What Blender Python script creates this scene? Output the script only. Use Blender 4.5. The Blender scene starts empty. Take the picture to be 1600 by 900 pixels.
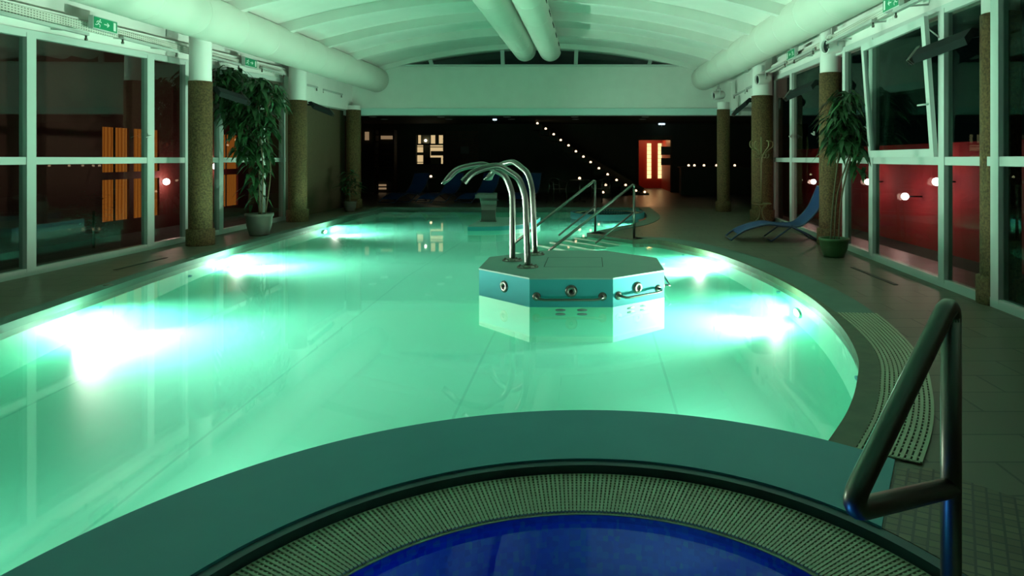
import bpy, math, random
from mathutils import Vector, Matrix
from mathutils.geometry import tessellate_polygon
random.seed(7)
SC = bpy.context.scene
COL = SC.collection
PI = math.pi

# ------------------------------------------------------------------ camera, world, exposure
cd = bpy.data.cameras.new('camera'); cam = bpy.data.objects.new('camera', cd); COL.objects.link(cam)
cd.lens = 36 * 1050 / 1600; cd.sensor_width = 36; cd.clip_start = .02; cd.clip_end = 200
cam.location = (0, 0, 1.4); cam.rotation_euler = (PI/2, 0, 0)
cd.shift_x = (800-925)/1600; cd.shift_y = (248-450)/1600
SC.camera = cam
w = bpy.data.worlds.new('night'); SC.world = w; w.use_nodes = True
w.node_tree.nodes['Background'].inputs[0].default_value = (.05, .16, .15, 1)
w.node_tree.nodes['Background'].inputs[1].default_value = .012
SC.view_settings.view_transform = 'Standard'; SC.view_settings.look = 'None'
SC.view_settings.gamma = 1; SC.view_settings.use_curve_mapping = False
SC.view_settings.exposure = 0.06
SC.cycles.max_bounces = 8; SC.cycles.volume_bounces = 2; SC.cycles.diffuse_bounces = 4; SC.cycles.transparent_max_bounces = 12
SC.cycles.sample_clamp_indirect = 6; SC.cycles.caustics_reflective = False; SC.cycles.caustics_refractive = False
SC.cycles.use_denoising = True

LAMP_COL = (.64, 1, .75)
# underwater pool lamps: x, y, z, facing dx, dy, power of beam
POOL_LAMPS = [(-5.80, 14.6, -.19, 1, 0, 12, 95), (-5.60, 10.2, -.19, 1, -.05, 22, 125), (-5.14, 6.6, -.27, 1, -.1, 34, 108),
              (-3.85, 2.4, -.30, .8, .6, 2, 8), (1.81, 10.0, -.19, -1, -.15, 18, 125), (2.18, 7.15, -.24, -1, -.05, 36, 78),
              (.60, 3.66, -.32, .15, 1, 1, 9), (-1.55, 3.06, -.34, -.6, 1, 1, 5),
              (1.05, 15.0, -.18, -1, -.1, 7, 70)]

# ------------------------------------------------------------------ materials
def mat(name, color, rough=.5, metal=0, color2=None, scale=8, bump=0, emit=None, estr=0, detail=3, coat=0):
    m = bpy.data.materials.new(name); m.use_nodes = True
    nt = m.node_tree; b = nt.nodes['Principled BSDF']
    b.inputs['Base Color'].default_value = (*color, 1); b.inputs['Roughness'].default_value = rough
    b.inputs['Metallic'].default_value = metal
    if coat: b.inputs['Coat Weight'].default_value = coat
    tc = nt.nodes.new('ShaderNodeTexCoord'); n = nt.nodes.new('ShaderNodeTexNoise')
    n.inputs['Scale'].default_value = scale; n.inputs['Detail'].default_value = detail
    nt.links.new(tc.outputs['Object'], n.inputs['Vector'])
    if color2:
        r = nt.nodes.new('ShaderNodeValToRGB'); r.color_ramp.elements[0].position = .35; r.color_ramp.elements[1].position = .65
        r.color_ramp.elements[0].color = (*color, 1); r.color_ramp.elements[1].color = (*color2, 1)
        nt.links.new(n.outputs['Fac'], r.inputs[0]); nt.links.new(r.outputs[0], b.inputs['Base Color'])
    if bump:
        bp = nt.nodes.new('ShaderNodeBump'); bp.inputs['Strength'].default_value = bump; bp.inputs['Distance'].default_value = .01
        nt.links.new(n.outputs['Fac'], bp.inputs['Height']); nt.links.new(bp.outputs[0], b.inputs['Normal'])
    if emit:
        b.inputs['Emission Color'].default_value = (*emit, 1); b.inputs['Emission Strength'].default_value = estr
    return m

def tile_mat(name, c1, c2, mortar, bw, bh, ms=.01, rough=.4, scale=1, offset=0, rot=0, noise=None):
    m = bpy.data.materials.new(name); m.use_nodes = True; nt = m.node_tree; b = nt.nodes['Principled BSDF']
    b.inputs['Roughness'].default_value = rough
    tc = nt.nodes.new('ShaderNodeTexCoord'); mp = nt.nodes.new('ShaderNodeMapping'); mp.inputs['Rotation'].default_value = (0, 0, rot)
    br = nt.nodes.new('ShaderNodeTexBrick'); br.offset = offset
    br.inputs['Color1'].default_value = (*c1, 1); br.inputs['Color2'].default_value = (*c2, 1); br.inputs['Mortar'].default_value = (*mortar, 1)
    br.inputs['Scale'].default_value = scale; br.inputs['Brick Width'].default_value = bw; br.inputs['Row Height'].default_value = bh
    br.inputs['Mortar Size'].default_value = ms; br.inputs['Mortar Smooth'].default_value = .2
    nt.links.new(tc.outputs['Object'], mp.inputs[0]); nt.links.new(mp.outputs[0], br.inputs['Vector'])
    nt.links.new(br.outputs['Color'], b.inputs['Base Color'])
    bp = nt.nodes.new('ShaderNodeBump'); bp.inputs['Strength'].default_value = .3; bp.inputs['Distance'].default_value = .004; bp.invert = True
    nt.links.new(br.outputs['Fac'], bp.inputs['Height']); nt.links.new(bp.outputs[0], b.inputs['Normal'])
    return m

def emat(name, color, s):
    m = bpy.data.materials.new(name); m.use_nodes = True; nt = m.node_tree; nt.nodes.clear()
    e = nt.nodes.new('ShaderNodeEmission'); o = nt.nodes.new('ShaderNodeOutputMaterial')
    e.inputs[0].default_value = (*color, 1); e.inputs[1].default_value = s
    nt.links.new(e.outputs[0], o.inputs[0]); return m

def clear_mat(name, tint, ior, rough=0, bump=0, bscale=3, stretch=(1, 1, 1), gl=(1, 1, 1)):
    """clear surface: fresnel mix of see-through and mirror"""
    m = bpy.data.materials.new(name); m.use_nodes = True; nt = m.node_tree; nt.nodes.clear()
    o = nt.nodes.new('ShaderNodeOutputMaterial'); t = nt.nodes.new('ShaderNodeBsdfTransparent'); g = nt.nodes.new('ShaderNodeBsdfGlossy')
    f = nt.nodes.new('ShaderNodeFresnel'); mx = nt.nodes.new('ShaderNodeMixShader')
    t.inputs[0].default_value = (*tint, 1); g.inputs['Color'].default_value = (*gl, 1); g.inputs['Roughness'].default_value = rough; f.inputs[0].default_value = ior
    if bump:
        tc = nt.nodes.new('ShaderNodeTexCoord'); mp = nt.nodes.new('ShaderNodeMapping'); mp.inputs['Scale'].default_value = stretch
        n = nt.nodes.new('ShaderNodeTexNoise'); n.inputs['Scale'].default_value = bscale; n.inputs['Detail'].default_value = 2
        bp = nt.nodes.new('ShaderNodeBump'); bp.inputs['Strength'].default_value = bump; bp.inputs['Distance'].default_value = .01
        nt.links.new(tc.outputs['Object'], mp.inputs[0]); nt.links.new(mp.outputs[0], n.inputs['Vector'])
        nt.links.new(n.outputs['Fac'], bp.inputs['Height']); nt.links.new(bp.outputs[0], g.inputs['Normal'])
    ge = nt.nodes.new('ShaderNodeNewGeometry'); sb = nt.nodes.new('ShaderNodeMath'); sb.operation = 'SUBTRACT'; sb.inputs[0].default_value = 1
    mu = nt.nodes.new('ShaderNodeMath'); mu.operation = 'MULTIPLY'   # only the outer side mirrors; seen from within the sheet stays clear
    nt.links.new(ge.outputs['Backfacing'], sb.inputs[1]); nt.links.new(sb.outputs[0], mu.inputs[0]); nt.links.new(f.outputs[0], mu.inputs[1])
    nt.links.new(mu.outputs[0], mx.inputs[0]); nt.links.new(t.outputs[0], mx.inputs[1]); nt.links.new(g.outputs[0], mx.inputs[2])
    nt.links.new(mx.outputs[0], o.inputs[0]); return m

M = {}
M['ceiling'] = mat('white_plaster', (.86, .84, .80), .8, color2=(.83, .81, .77), scale=3, bump=.1)
M['duct'] = mat('painted_duct', (.72, .70, .64), .5, color2=(.70, .68, .62), scale=2)
M['white'] = mat('white_paint', (.80, .76, .74), .4)
M['lintel'] = mat('pale_lintel', (.60, .80, .78), .5)
M['frame'] = mat('white_frame', (.58, .60, .58), .4)
M['cork'] = mat('pebble_render', (.07, .032, .010), .8, color2=(.17, .095, .035), scale=38, bump=.6, detail=2)
M['brownwall'] = mat('brown_wall', (.09, .058, .03), .7, color2=(.11, .072, .04), scale=30)
M['pool'] = None
M['steel'] = mat('brushed_steel', (.18, .17, .155), .30, 1)
M['darksteel'] = mat('dull_steel', (.21, .19, .17), .36, 1)
M['black'] = mat('black_enamel', (.012, .014, .014), .75)
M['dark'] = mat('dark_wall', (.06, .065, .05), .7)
M['island'] = mat('island_shaded_liner', (.065, .38, .44), .6)  # darker than the submerged base; shade above the waterline put into the colour
M['islandtop'] = mat('island_top', (.22, .36, .32), .5, color2=(.20, .34, .31), scale=4)
M['coping'] = mat('teal_coping', (.07, .30, .36), .55, color2=(.06, .28, .34), scale=2.5, bump=.15)
M['band'] = mat('grey_green_band', (.10, .17, .14), .6, color2=(.085, .15, .125), scale=4)
M['lip'] = mat('stone_lip', (.12, .13, .08), .6, color2=(.09, .10, .065), scale=9)
M['grate'] = mat('white_grating', (.36, .40, .27), .4)
M['gutter'] = mat('dark_gutter', (.03, .035, .03), .6)
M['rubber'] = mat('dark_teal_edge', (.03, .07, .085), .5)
M['deck'] = tile_mat('deck_tiles', (.135, .115, .08), (.11, .095, .068), (.05, .045, .032), .62, .31, .008, .42, offset=.5)
M['mosaic'] = tile_mat('brown_mosaic', (.08, .055, .03), (.15, .115, .065), (.03, .025, .018), .05, .05, .005, .4, rot=.5)
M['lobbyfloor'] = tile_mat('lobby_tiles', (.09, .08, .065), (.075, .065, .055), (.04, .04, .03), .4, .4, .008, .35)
M['blue'] = mat('blue_sling', (.008, .04, .16), .6, color2=(.010, .05, .19), scale=60)
M['bluegrey'] = mat('blue_grey_frame', (.05, .07, .14), .4, .3)
M['leaf'] = mat('leaf', (.010, .045, .012), .55, color2=(.022, .09, .022), scale=5)
M['stem'] = mat('stem', (.12, .085, .045), .8, bump=.3, scale=30)
M['soil'] = mat('soil', (.03, .02, .012), .9, bump=.5, scale=40)
M['potgrey'] = mat('grey_pot', (.16, .15, .12), .6, color2=(.13, .125, .105), scale=6)
M['potgreen'] = mat('green_pot', (.05, .12, .04), .5)
M['wood'] = mat('bentwood', (.20, .14, .06), .5)
M['darkwood'] = mat('dark_planks', (.075, .045, .022), .6, color2=(.05, .03, .015), scale=6)
M['signgreen'] = mat('sign_green', (.01, .26, .12), .4)
M['signwhite'] = mat('sign_white', (.85, .85, .8), .4)
M['glass'] = clear_mat('window_glass', (.80, .86, .84), 1.62, 0)
M['water'] = clear_mat('water', (.90, 1, .97), 1.33, .03, .035, 1.2, (1, .35, 1))
_nt = M['water'].node_tree; _v = _nt.nodes.new('ShaderNodeVolumeScatter'); _v.inputs['Color'].default_value = (.24, 1, .80, 1)
_v.inputs['Density'].default_value = .22; _v.inputs['Anisotropy'].default_value = .3
_nt.links.new(_v.outputs[0], [n for n in _nt.nodes if n.type == 'OUTPUT_MATERIAL'][0].inputs['Volume'])
M['tubwater'] = clear_mat('tub_water', (.45, .80, 1), 1.33, .02, .1, 3, gl=(.45, .6, .7))
M['clip'] = mat('grey_metal', (.48, .47, .45), .4)

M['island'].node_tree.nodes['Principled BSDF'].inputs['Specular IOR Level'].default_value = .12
for k in ('black', 'dark'): M[k].node_tree.nodes['Principled BSDF'].inputs['Specular IOR Level'].default_value = .1
def pool_mat():
    m = bpy.data.materials.new('pool_liner'); m.use_nodes = True; nt = m.node_tree; b = nt.nodes['Principled BSDF']
    b.inputs['Roughness'].default_value = .55
    tc = nt.nodes.new('ShaderNodeTexCoord'); sp = nt.nodes.new('ShaderNodeSeparateXYZ')
    a = nt.nodes.new('ShaderNodeMath'); a.operation = 'ADD'; a.inputs[1].default_value = 20.45   # welded seams 1.6 m apart
    md = nt.nodes.new('ShaderNodeMath'); md.operation = 'MODULO'; md.inputs[1].default_value = 1.62
    lt = nt.nodes.new('ShaderNodeMath'); lt.operation = 'LESS_THAN'; lt.inputs[1].default_value = .022
    mx = nt.nodes.new('ShaderNodeMix'); mx.data_type = 'RGBA'
    mx.inputs[6].default_value = (.24, .85, .64, 1); mx.inputs[7].default_value = (.15, .68, .50, 1)
    nt.links.new(tc.outputs['Object'], sp.inputs[0]); nt.links.new(sp.outputs[0], a.inputs[0]); nt.links.new(a.outputs[0], md.inputs[0])
    nt.links.new(md.outputs[0], lt.inputs[0]); nt.links.new(lt.outputs[0], mx.inputs[0]); nt.links.new(mx.outputs[2], b.inputs['Base Color'])
    return m
M['pool'] = pool_mat()
M['poolwall'] = mat('pool_wall_liner', (.22, .84, .62), .5)

def tub_mat():
    m = bpy.data.materials.new('blue_mosaic'); m.use_nodes = True; nt = m.node_tree; b = nt.nodes['Principled BSDF']
    b.inputs['Roughness'].default_value = .4
    tc = nt.nodes.new('ShaderNodeTexCoord'); v = nt.nodes.new('ShaderNodeTexVoronoi'); v.inputs['Scale'].default_value = 45
    v.inputs['Randomness'].default_value = .35
    r = nt.nodes.new('ShaderNodeValToRGB'); e = r.color_ramp.elements
    e[0].position = 0; e[0].color = (.002, .012, .30, 1); e[1].position = 1; e[1].color = (.01, .10, .30, 1)
    k = r.color_ramp.elements.new(.6); k.color = (.003, .03, .40, 1)
    s = nt.nodes.new('ShaderNodeSeparateColor')
    nt.links.new(tc.outputs['Object'], v.inputs['Vector']); nt.links.new(v.outputs['Color'], s.inputs[0])
    nt.links.new(s.outputs[0], r.inputs[0]); nt.links.new(r.outputs[0], b.inputs['Base Color'])
    return m
M['tub'] = tub_mat()

# ------------------------------------------------------------------ helpers
def tag(o, label=None, cat=None, group=None, kind=None):
    if label: o['label'] = label
    if cat: o['category'] = cat
    if group: o['group'] = group
    if kind: o['kind'] = kind
    return o

def empty(name, loc, label=None, cat=None, group=None, kind=None):
    o = bpy.data.objects.new(name, None); COL.objects.link(o); o.location = loc; o.empty_display_size = .1
    return tag(o, label, cat, group, kind)

def rootloc(o):
    v = Vector((0, 0, 0))
    while o: v += o.location; o = o.parent
    return v

def cat_rom(P, n=6, closed=False):
    P = [Vector(p) for p in P]; out = []; N = len(P)
    rng = range(N if closed else N-1)
    for i in rng:
        if closed: a, b, c, d = P[(i-1) % N], P[i], P[(i+1) % N], P[(i+2) % N]
        else: a, b, c, d = P[max(i-1, 0)], P[i], P[i+1], P[min(i+2, N-1)]
        for k in range(n):
            t = k/n
            out.append(.5*((2*b) + (c-a)*t + (2*a-5*b+4*c-d)*t*t + (3*b-a-3*c+d)*t**3))
    if not closed: out.append(P[-1])
    return out

class MB:
    """collects shapes in world coordinates and links them as one mesh object"""
    def __init__(s): s.v = []; s.f = []; s.sm = []
    def add(s, vs, fs, smooth=False):
        o = len(s.v); s.v += [Vector(p) for p in vs]
        s.f += [tuple(i+o for i in f) for f in fs]; s.sm += [smooth]*len(fs); return s
    def hexa(s, p):   # 8 corners: bottom 4 ccw, top 4 ccw
        return s.add(p, [(3, 2, 1, 0), (4, 5, 6, 7), (0, 1, 5, 4), (1, 2, 6, 5), (2, 3, 7, 6), (3, 0, 4, 7)])
    def box(s, x0, x1, y0, y1, z0, z1):
        return s.hexa([(x0, y0, z0), (x1, y0, z0), (x1, y1, z0), (x0, y1, z0), (x0, y0, z1), (x1, y0, z1), (x1, y1, z1), (x0, y1, z1)])
    def bar(s, a, b, w_, h_, up=(0, 0, 1)):   # rectangular bar from a to b
        a = Vector(a); b = Vector(b); d = (b-a).normalized(); up = Vector(up)
        if abs(d.dot(up)) > .98: up = Vector((1, 0, 0))
        sx = d.cross(up).normalized()*w_/2; sz = sx.cross(d).normalized()*h_/2
        return s.hexa([a-sx-sz, a+sx-sz, b+sx-sz, b-sx-sz, a-sx+sz, a+sx+sz, b+sx+sz, b-sx+sz])
    def tube(s, P, r, n=12, cap=True):
        P = [Vector(p) for p in P]; N = len(P); R = r if isinstance(r, (list, tuple)) else [r]*N
        t = (P[1]-P[0]).normalized(); u = t.orthogonal().normalized(); vs = []
        for i, p in enumerate(P):
            if i == 0: d = P[1]-P[0]
            elif i == N-1: d = P[-1]-P[-2]
            else: d = (P[i+1]-P[i]).normalized() + (P[i]-P[i-1]).normalized()
            d.normalize(); u = (u - d*u.dot(d)).normalized(); w_ = d.cross(u)
            for k in range(n):
                a = 2*PI*k/n; vs.append(p + (u*math.cos(a)+w_*math.sin(a))*R[i])
        fs = [(i*n+k, i*n+(k+1) % n, (i+1)*n+(k+1) % n, (i+1)*n+k) for i in range(N-1) for k in range(n)]
        s.add(vs, fs, True)
        if cap:
            o = len(s.v)-N*n; s.f += [tuple(o+k for k in range(n))[::-1], tuple(o+(N-1)*n+k for k in range(n))]; s.sm += [False]*2
        return s
    def lathe(s, c, prof, n=28, axis=None, a0=0, a1=2*PI):
        c = Vector(c); full = abs(a1-a0-2*PI) < 1e-6; m = n if full else n+1; vs = []
        q = Vector((0, 0, 1)).rotation_difference(Vector(axis)) if axis else None
        for (r, z) in prof:
            for k in range(m):
                a = a0+(a1-a0)*k/n; p = Vector((r*math.cos(a), r*math.sin(a), z))
                if q: p = q @ p
                vs.append(c+p)
        fs = []
        for i in range(len(prof)-1):
            for k in range(n):
                k2 = (k+1) % m; fs.append((i*m+k, i*m+k2, (i+1)*m+k2, (i+1)*m+k))
        return s.add(vs, fs, True)
    def poly(s, outer, holes, z0, z1, top=None):   # extruded flat polygon with holes
        loops = [[Vector((p[0], p[1], 0)) for p in L] for L in [outer]+holes]
        T = tessellate_polygon(loops); flat = [p for L in loops for p in L]; n = len(flat)
        vs = [(p.x, p.y, z1) for p in flat]+[(p.x, p.y, z0) for p in flat]; fs = []
        for t in T:
            a, b, c = (flat[i] for i in t)
            if (b-a).cross(c-a).z < 0: t = t[::-1]
            fs.append(tuple(t)); fs.append(tuple(i+n for i in t[::-1]))
        o = 0
        for L in loops:
            k = len(L)
            for i in range(k): fs.append((o+i, o+(i+1) % k, n+o+(i+1) % k, n+o+i))
            o += k
        return s.add(vs, fs)
    def strip(s, A, B, z0, z1, zb=None):   # solid band between two plan polylines
        n = len(A); zb = z1 if zb is None else zb
        vs = [(a[0], a[1], z1) for a in A]+[(b[0], b[1], zb) for b in B]+[(a[0], a[1], z0) for a in A]+[(b[0], b[1], z0) for b in B]
        fs = []
        for i in range(n-1):
            fs += [(i, i+1, n+i+1, n+i), (2*n+i, 3*n+i, 3*n+i+1, 2*n+i+1), (i, 2*n+i, 2*n+i+1, i+1), (n+i, n+i+1, 3*n+i+1, 3*n+i)]
        fs += [(0, n, 3*n, 2*n), (n-1, 3*n-1, 4*n-1, 2*n-1)]
        return s.add(vs, fs)
    def sphere(s, c, r, n=12, sq=1):
        m = n//2; return s.lathe(c, [(max(r*math.sin(PI*i/m), 1e-5), -r*math.cos(PI*i/m)*sq) for i in range(m+1)], n)
    def build(s, name, m, parent=None, loc=None):
        me = bpy.data.meshes.new(name); base = rootloc(parent) if parent else Vector(loc or (0, 0, 0))
        me.from_pydata([tuple(p-base) for p in s.v], [], s.f); me.materials.append(m)
        me.polygons.foreach_set('use_smooth', s.sm); me.validate(); me.update()
        o = bpy.data.objects.new(name, me); COL.objects.link(o)
        if parent: o.parent = parent
        else: o.location = base
        return o

def copy_tree(o, parent=None):
    c = o.copy(); COL.objects.link(c); c.parent = parent
    for ch in list(o.children): copy_tree(ch, c)
    return c

def offset(P, d):   # offset an open plan polyline to its right by d
    out = []
    for i, p in enumerate(P):
        a = P[max(i-1, 0)]; b = P[min(i+1, len(P)-1)]
        t = Vector((b[0]-a[0], b[1]-a[1])).normalized(); out.append((p[0]+t.y*d, p[1]-t.x*d))
    return out

def struct(o, label=None): o['kind'] = 'structure'; o['label'] = label or o.name.replace('_', ' '); return o

XL = lambda y: -6.78 - .035*(y-9)
XR = lambda y: 3.84 + .034*(y-7.3)
ZL = lambda y: 2.95 + .038*(y-8.8)
ZR = lambda y: 3.05 + .022*(y-7.3)
ARC_C, ARC_R, ARC_T = -1.515, 16.07, 4.70
zc = lambda x: ARC_T - ARC_R + math.sqrt(ARC_R**2-(x-ARC_C)**2)
def wallbox(mb, side, y0, y1, z0, z1, d0, d1):
    """box along a side wall; d measured from the wall line into the room; z may be (z at y0, z at y1)"""
    X, sgn = (XL, 1) if side == 'L' else (XR, -1)
    za = z0 if isinstance(z0, tuple) else (z0, z0); zb = z1 if isinstance(z1, tuple) else (z1, z1)
    p = lambda y, d, z: (X(y)+sgn*d, y, z)
    q = [p(y0, d0, za[0]), p(y0, d1, za[0]), p(y1, d1, za[1]), p(y1, d0, za[1]), p(y0, d0, zb[0]), p(y0, d1, zb[0]), p(y1, d1, zb[1]), p(y1, d0, zb[1])]
    return mb.hexa(q)

# ------------------------------------------------------------------ pool outline
TC = Vector((-.04, 1.71)); R1, R2, R3 = 1.985, 1.373, 1.02
ang = lambda r, d: (TC.x+r*math.cos(math.radians(d)), TC.y+r*math.sin(math.radians(d)))
right = cat_rom([(1.165, 3.29, 0), (1.42, 3.70, 0), (1.66, 4.18, 0), (1.90, 4.79, 0), (2.10, 5.72, 0), (2.20, 6.87, 0), (2.12, 8.21, 0), (1.88, 9.67, 0), (1.50, 10.75, 0), (1.12, 11.45, 0), (.70, 11.55, 0)], 6)
bay = cat_rom([(-.09, 12.6, 0), (.09, 12.9, 0), (.45, 13.6, 0), (.9, 14.4, 0), (1.26, 15.6, 0), (1.38, 17.0, 0), (1.35, 19.1, 0)], 5)
left = cat_rom([(-5.93, 19.1, 0), (-5.87, 15.5, 0), (-5.77, 12.8, 0), (-5.50, 9.25, 0), (-5.14, 6.74, 0), (-4.86, 5.2, 0), (-4.45, 3.6, 0), (-3.9, 2.2, 0), (-3.1, 1.35, 0), (*ang(R1, 200), 0)], 5)
ringarc = [ang(R1, d) for d in range(196, 54, -3)]
W = [(p[0], p[1]) for p in right+bay+left] + ringarc
hole = [(p[0], p[1]) for p in right+bay+left] + [ang(R2, d) for d in range(200, 394, 4)] + [ang(R2, 396), ang(R1, 44)]

# ------------------------------------------------------------------ floor, pool basin
m = MB().poly([(-7.4, -4.6), (4.7, -4.6), (4.7, 19.6), (-7.4, 19.6)], [hole], -.12, 0)
struct(m.build('floor', M['deck']), 'beige tiled pool deck')
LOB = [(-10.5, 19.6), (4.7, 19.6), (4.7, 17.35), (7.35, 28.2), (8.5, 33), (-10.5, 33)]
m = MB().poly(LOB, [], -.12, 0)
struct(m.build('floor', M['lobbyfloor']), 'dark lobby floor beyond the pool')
basin = empty('floor_pool', (0, 0, 0)); struct(basin, 'big curved turquoise swimming pool basin with pale coping and steps')
zf = lambda y: -.27 - max(0, 9.5-y)*.042
ys = [0, 2, 4, 6, 7, 8, 9, 9.5, 11, 13, 16, 19.6]
m = MB(); n = len(ys)
m.add([(x, y, zf(y)) for y in ys for x in (-6.4, 2.6)], [(2*i, 2*i+1, 2*i+3, 2*i+2) for i in range(n-1)])
m.build('pool_floor', M['pool'], basin)
m = MB(); N = len(W)
ins = W
m.add([(p[0], p[1], -.005) for p in W]+[(p[0], p[1], -.9) for p in W], [(i, (i+1) % N, N+(i+1) % N, N+i) for i in range(N)], True)
m.build('pool_wall', M['poolwall'], basin)
# steps between the handrails
NOSE = mat('pale_nosing', (.42, .88, .66), .5)
S0, S1 = Vector((-.09, 12.6)), Vector((.70, 11.55)); u = Vector((-.80, -.60))
for k in range(6):
    a = S0+u*(.27*k); b = S1+u*(.27*k); a2 = a+u*.30; b2 = b+u*.30; z = (-.062, -.078, -.10, -.13, -.165, -.20)[k]
    m = MB().poly([a, b, b2, a2][::-1], [], -.32, z); s_ = m.build('step', M['poolwall'], basin)
    m = MB().poly([a2-u*.035, b2-u*.035, b2+u*.004, a2+u*.004][::-1], [], z-.02, z+.006); m.build('step_nosing', NOSE, s_)
# skimmer and jet fittings in the pool walls
for (x, y, z, nx) in [(-5.20, 7.1, -.17, 1), (-5.47, 9.16, -.20, 1), (-5.67, 11.3, -.20, 1), (1.45, 10.8, -.15, -1), (2.135, 7.75, -.14, -1), (1.83, 4.65, -.12, -1)]:
    m = MB().lathe((0, 0, 0), [(.0001, .004), (.025, .004), (.038, 0), (.038, -.03)], 14, axis=(nx, 0, 0)); m.v = [Vector((x+v.x, y+v.y, z+v.z*.4)) for v in m.v]; m.build('inlet', M['island'], basin)
# single sheet of water
OW = offset(W+[W[0]], .012)[:-1]
me_w = MB().poly(OW, [], -.75, -.05); wat = me_w.build('pool_water', M['water']); tag(wat, 'calm turquoise water filling the big curved swimming pool', 'water', kind='stuff')

# copings
cop = basin
RP = [(p[0], p[1]) for p in right]; rs = RP[:-4]
rA = offset(RP, -.012); rB = offset(RP, .12); rC = offset(RP, .40)
lw = [.035 if p[1] > 6.5 else (.12 if p[1] < 5 else .12-.085*(p[1]-5)/1.5) for p in RP]
rB2 = [(a[0]+(b[0]-a[0])*q/.12, a[1]+(b[1]-a[1])*q/.12) for a, b, q in zip(RP, rB, lw)]
MB().strip(rA, rB2, -.06, .012).build('stone_lip', M['lip'], cop)
gi = next(i for i, p in enumerate(RP) if p[1] > 6.05)
MB().strip(rB2[gi:], rC[gi:], -.02, .009).build('coping_band', M['band'], cop)
BP = [(p[0], p[1]) for p in bay]; MB().strip(offset(BP, -.012), offset(BP, .30), -.06, .009).build('coping_band', M['band'], cop)
LP = [(p[0], p[1]) for p in left]; MB().strip(offset(LP, -.012), offset(LP, .17), -.06, .009).build('coping_band', M['band'], cop)
MB().box(-6.1, 1.65, 19.09, 19.3, -.06, .009).build('coping_band', M['band'], cop)
MB().poly([S0, S1, S1-u*.3, S0-u*.3], [], -.06, .009).build('coping_band', M['deck'], cop)
for q in ((-5.32, 7.39), (-5.60, 9.36), (-5.93, 13.6)):
    MB().lathe((*q, .009), [(.05, 0), (.05, .004), (.0001, .004)], 14).build('drain_cover', M['darksteel'], cop)
for a, b in (((3.35, 8.65), (3.37, 7.45)), ((-6.0, 8.45), (-6.02, 9.5))):
    MB().bar((*a, .002), (*b, .002), .05, .006).build('slot_drain', M['gutter'], bpy.data.objects['floor'])

# overflow grating along the right curve
gr = empty('overflow_grating', (1.9, 4.6, 0), 'white slotted overflow grating curving along the right pool edge', 'grating')
gA = rB2[:gi+1]; gC = rC[:gi+1]
def lerp_line(t): return [(a[0]*(1-t)+c[0]*t, a[1]*(1-t)+c[1]*t) for a, c in zip(gA, gC)]
MB().strip(lerp_line(0.01), lerp_line(.99), .002, .004).build('gutter_bed', M['gutter'], gr)
m = MB(); nb = 10
for k in range(nb+1):
    t = .02+.95*k/nb; m.strip(lerp_line(t), lerp_line(t+.062), .004, .014)
for i in range(len(gA)-1):
    L = (Vector(gC[i+1])-Vector(gC[i])).length; q = max(1, int(L/.038))
    for k in range(q):
        t = k/q; a = Vector(gA[i]).lerp(Vector(gA[i+1]), t); c = Vector(gC[i]).lerp(Vector(gC[i+1]), t)
        m.bar((a.x, a.y, .009), (c.x, c.y, .009), .016, .007)
m.build('grating', M['grate'], gr)

# ------------------------------------------------------------------ whirlpool in the foreground
tubr = empty('whirlpool', (TC.x, TC.y, 0), 'round blue mosaic whirlpool with broad teal coping, nearest the viewer', 'whirlpool')
def ring(mb, r0, r1, z0, z1, a0, a1, n=90):
    A = [(TC.x+r0*math.cos(math.radians(a0+(a1-a0)*i/n)), TC.y+r0*math.sin(math.radians(a0+(a1-a0)*i/n))) for i in range(n+1)]
    B = [(TC.x+r1*math.cos(math.radians(a0+(a1-a0)*i/n)), TC.y+r1*math.sin(math.radians(a0+(a1-a0)*i/n))) for i in range(n+1)]
    return mb.strip(B, A, z0, z1)
nn = 120; _A = [ang(R1+.012, 44+(200-44)*i/nn) for i in range(nn+1)]; _B = [ang(R2+.025, 36+(200-36)*i/nn) for i in range(nn+1)]
MB().strip(_A, _B, -.9, .014).build('broad_coping', M['coping'], tubr)
ring(MB(), R2-.02, R2+.03, -.9, .004, 0, 360, 160).build('inner_edge', M['rubber'], tubr)  # dark rubber edge, with the shadow of the inner face in its colour
ring(MB(), R3+.01, R2-.02, -.12, -.085, 0, 360, 120).build('gutter_channel', M['gutter'], tubr)
# grating ring: radial slats on concentric ties
m = MB(); NS = 420
for i in range(NS):
    a = 2*PI*i/NS; c, s_ = math.cos(a), math.sin(a)
    m.bar((TC.x+c*(R3+.0), TC.y+s_*(R3+.0), -.037), (TC.x+c*(R2-.03), TC.y+s_*(R2-.03), -.037), .0105, .014)
for i in range(15):
    r = R3+.012+i*.0235; ring(m, r, r+.0085, -.046, -.032, 0, 360, 150)
m.build('grating', M['grate'], tubr)
ring(MB(), R3-.012, R3+.006, -.9, -.038, 0, 360, 140).build('grating_border', M['grate'], tubr)
m = MB().lathe((TC.x, TC.y, 0), [(R3-.014, -.04), (R3-.02, -.30), (R3-.06, -.34), (.66, -.36), (.62, -.40), (.58, -.62), (.0001, -.66)], 64)
m.build('mosaic_bowl', M['tub'], tubr)
for a in (62, 78, 93, 110, 128):
    a = math.radians(a); MB().tube([(TC.x+.60*math.cos(a), TC.y+.60*math.sin(a), -.60), (TC.x+.64*math.cos(a), TC.y+.64*math.sin(a), -.365), (TC.x+.95*math.cos(a), TC.y+.95*math.sin(a), -.345)], .012, 8).build('seat_rib', M['rubber'], tubr)
for a in (24, 156):
    a_ = math.radians(a); MB().lathe((TC.x+(R3-.02)*math.cos(a_), TC.y+(R3-.02)*math.sin(a_), -.2), [(.0001, .02), (.03, .02), (.045, 0)], 16, axis=(-math.cos(a_), -math.sin(a_), 0)).build('massage_jet', M['darksteel'], tubr)
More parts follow.
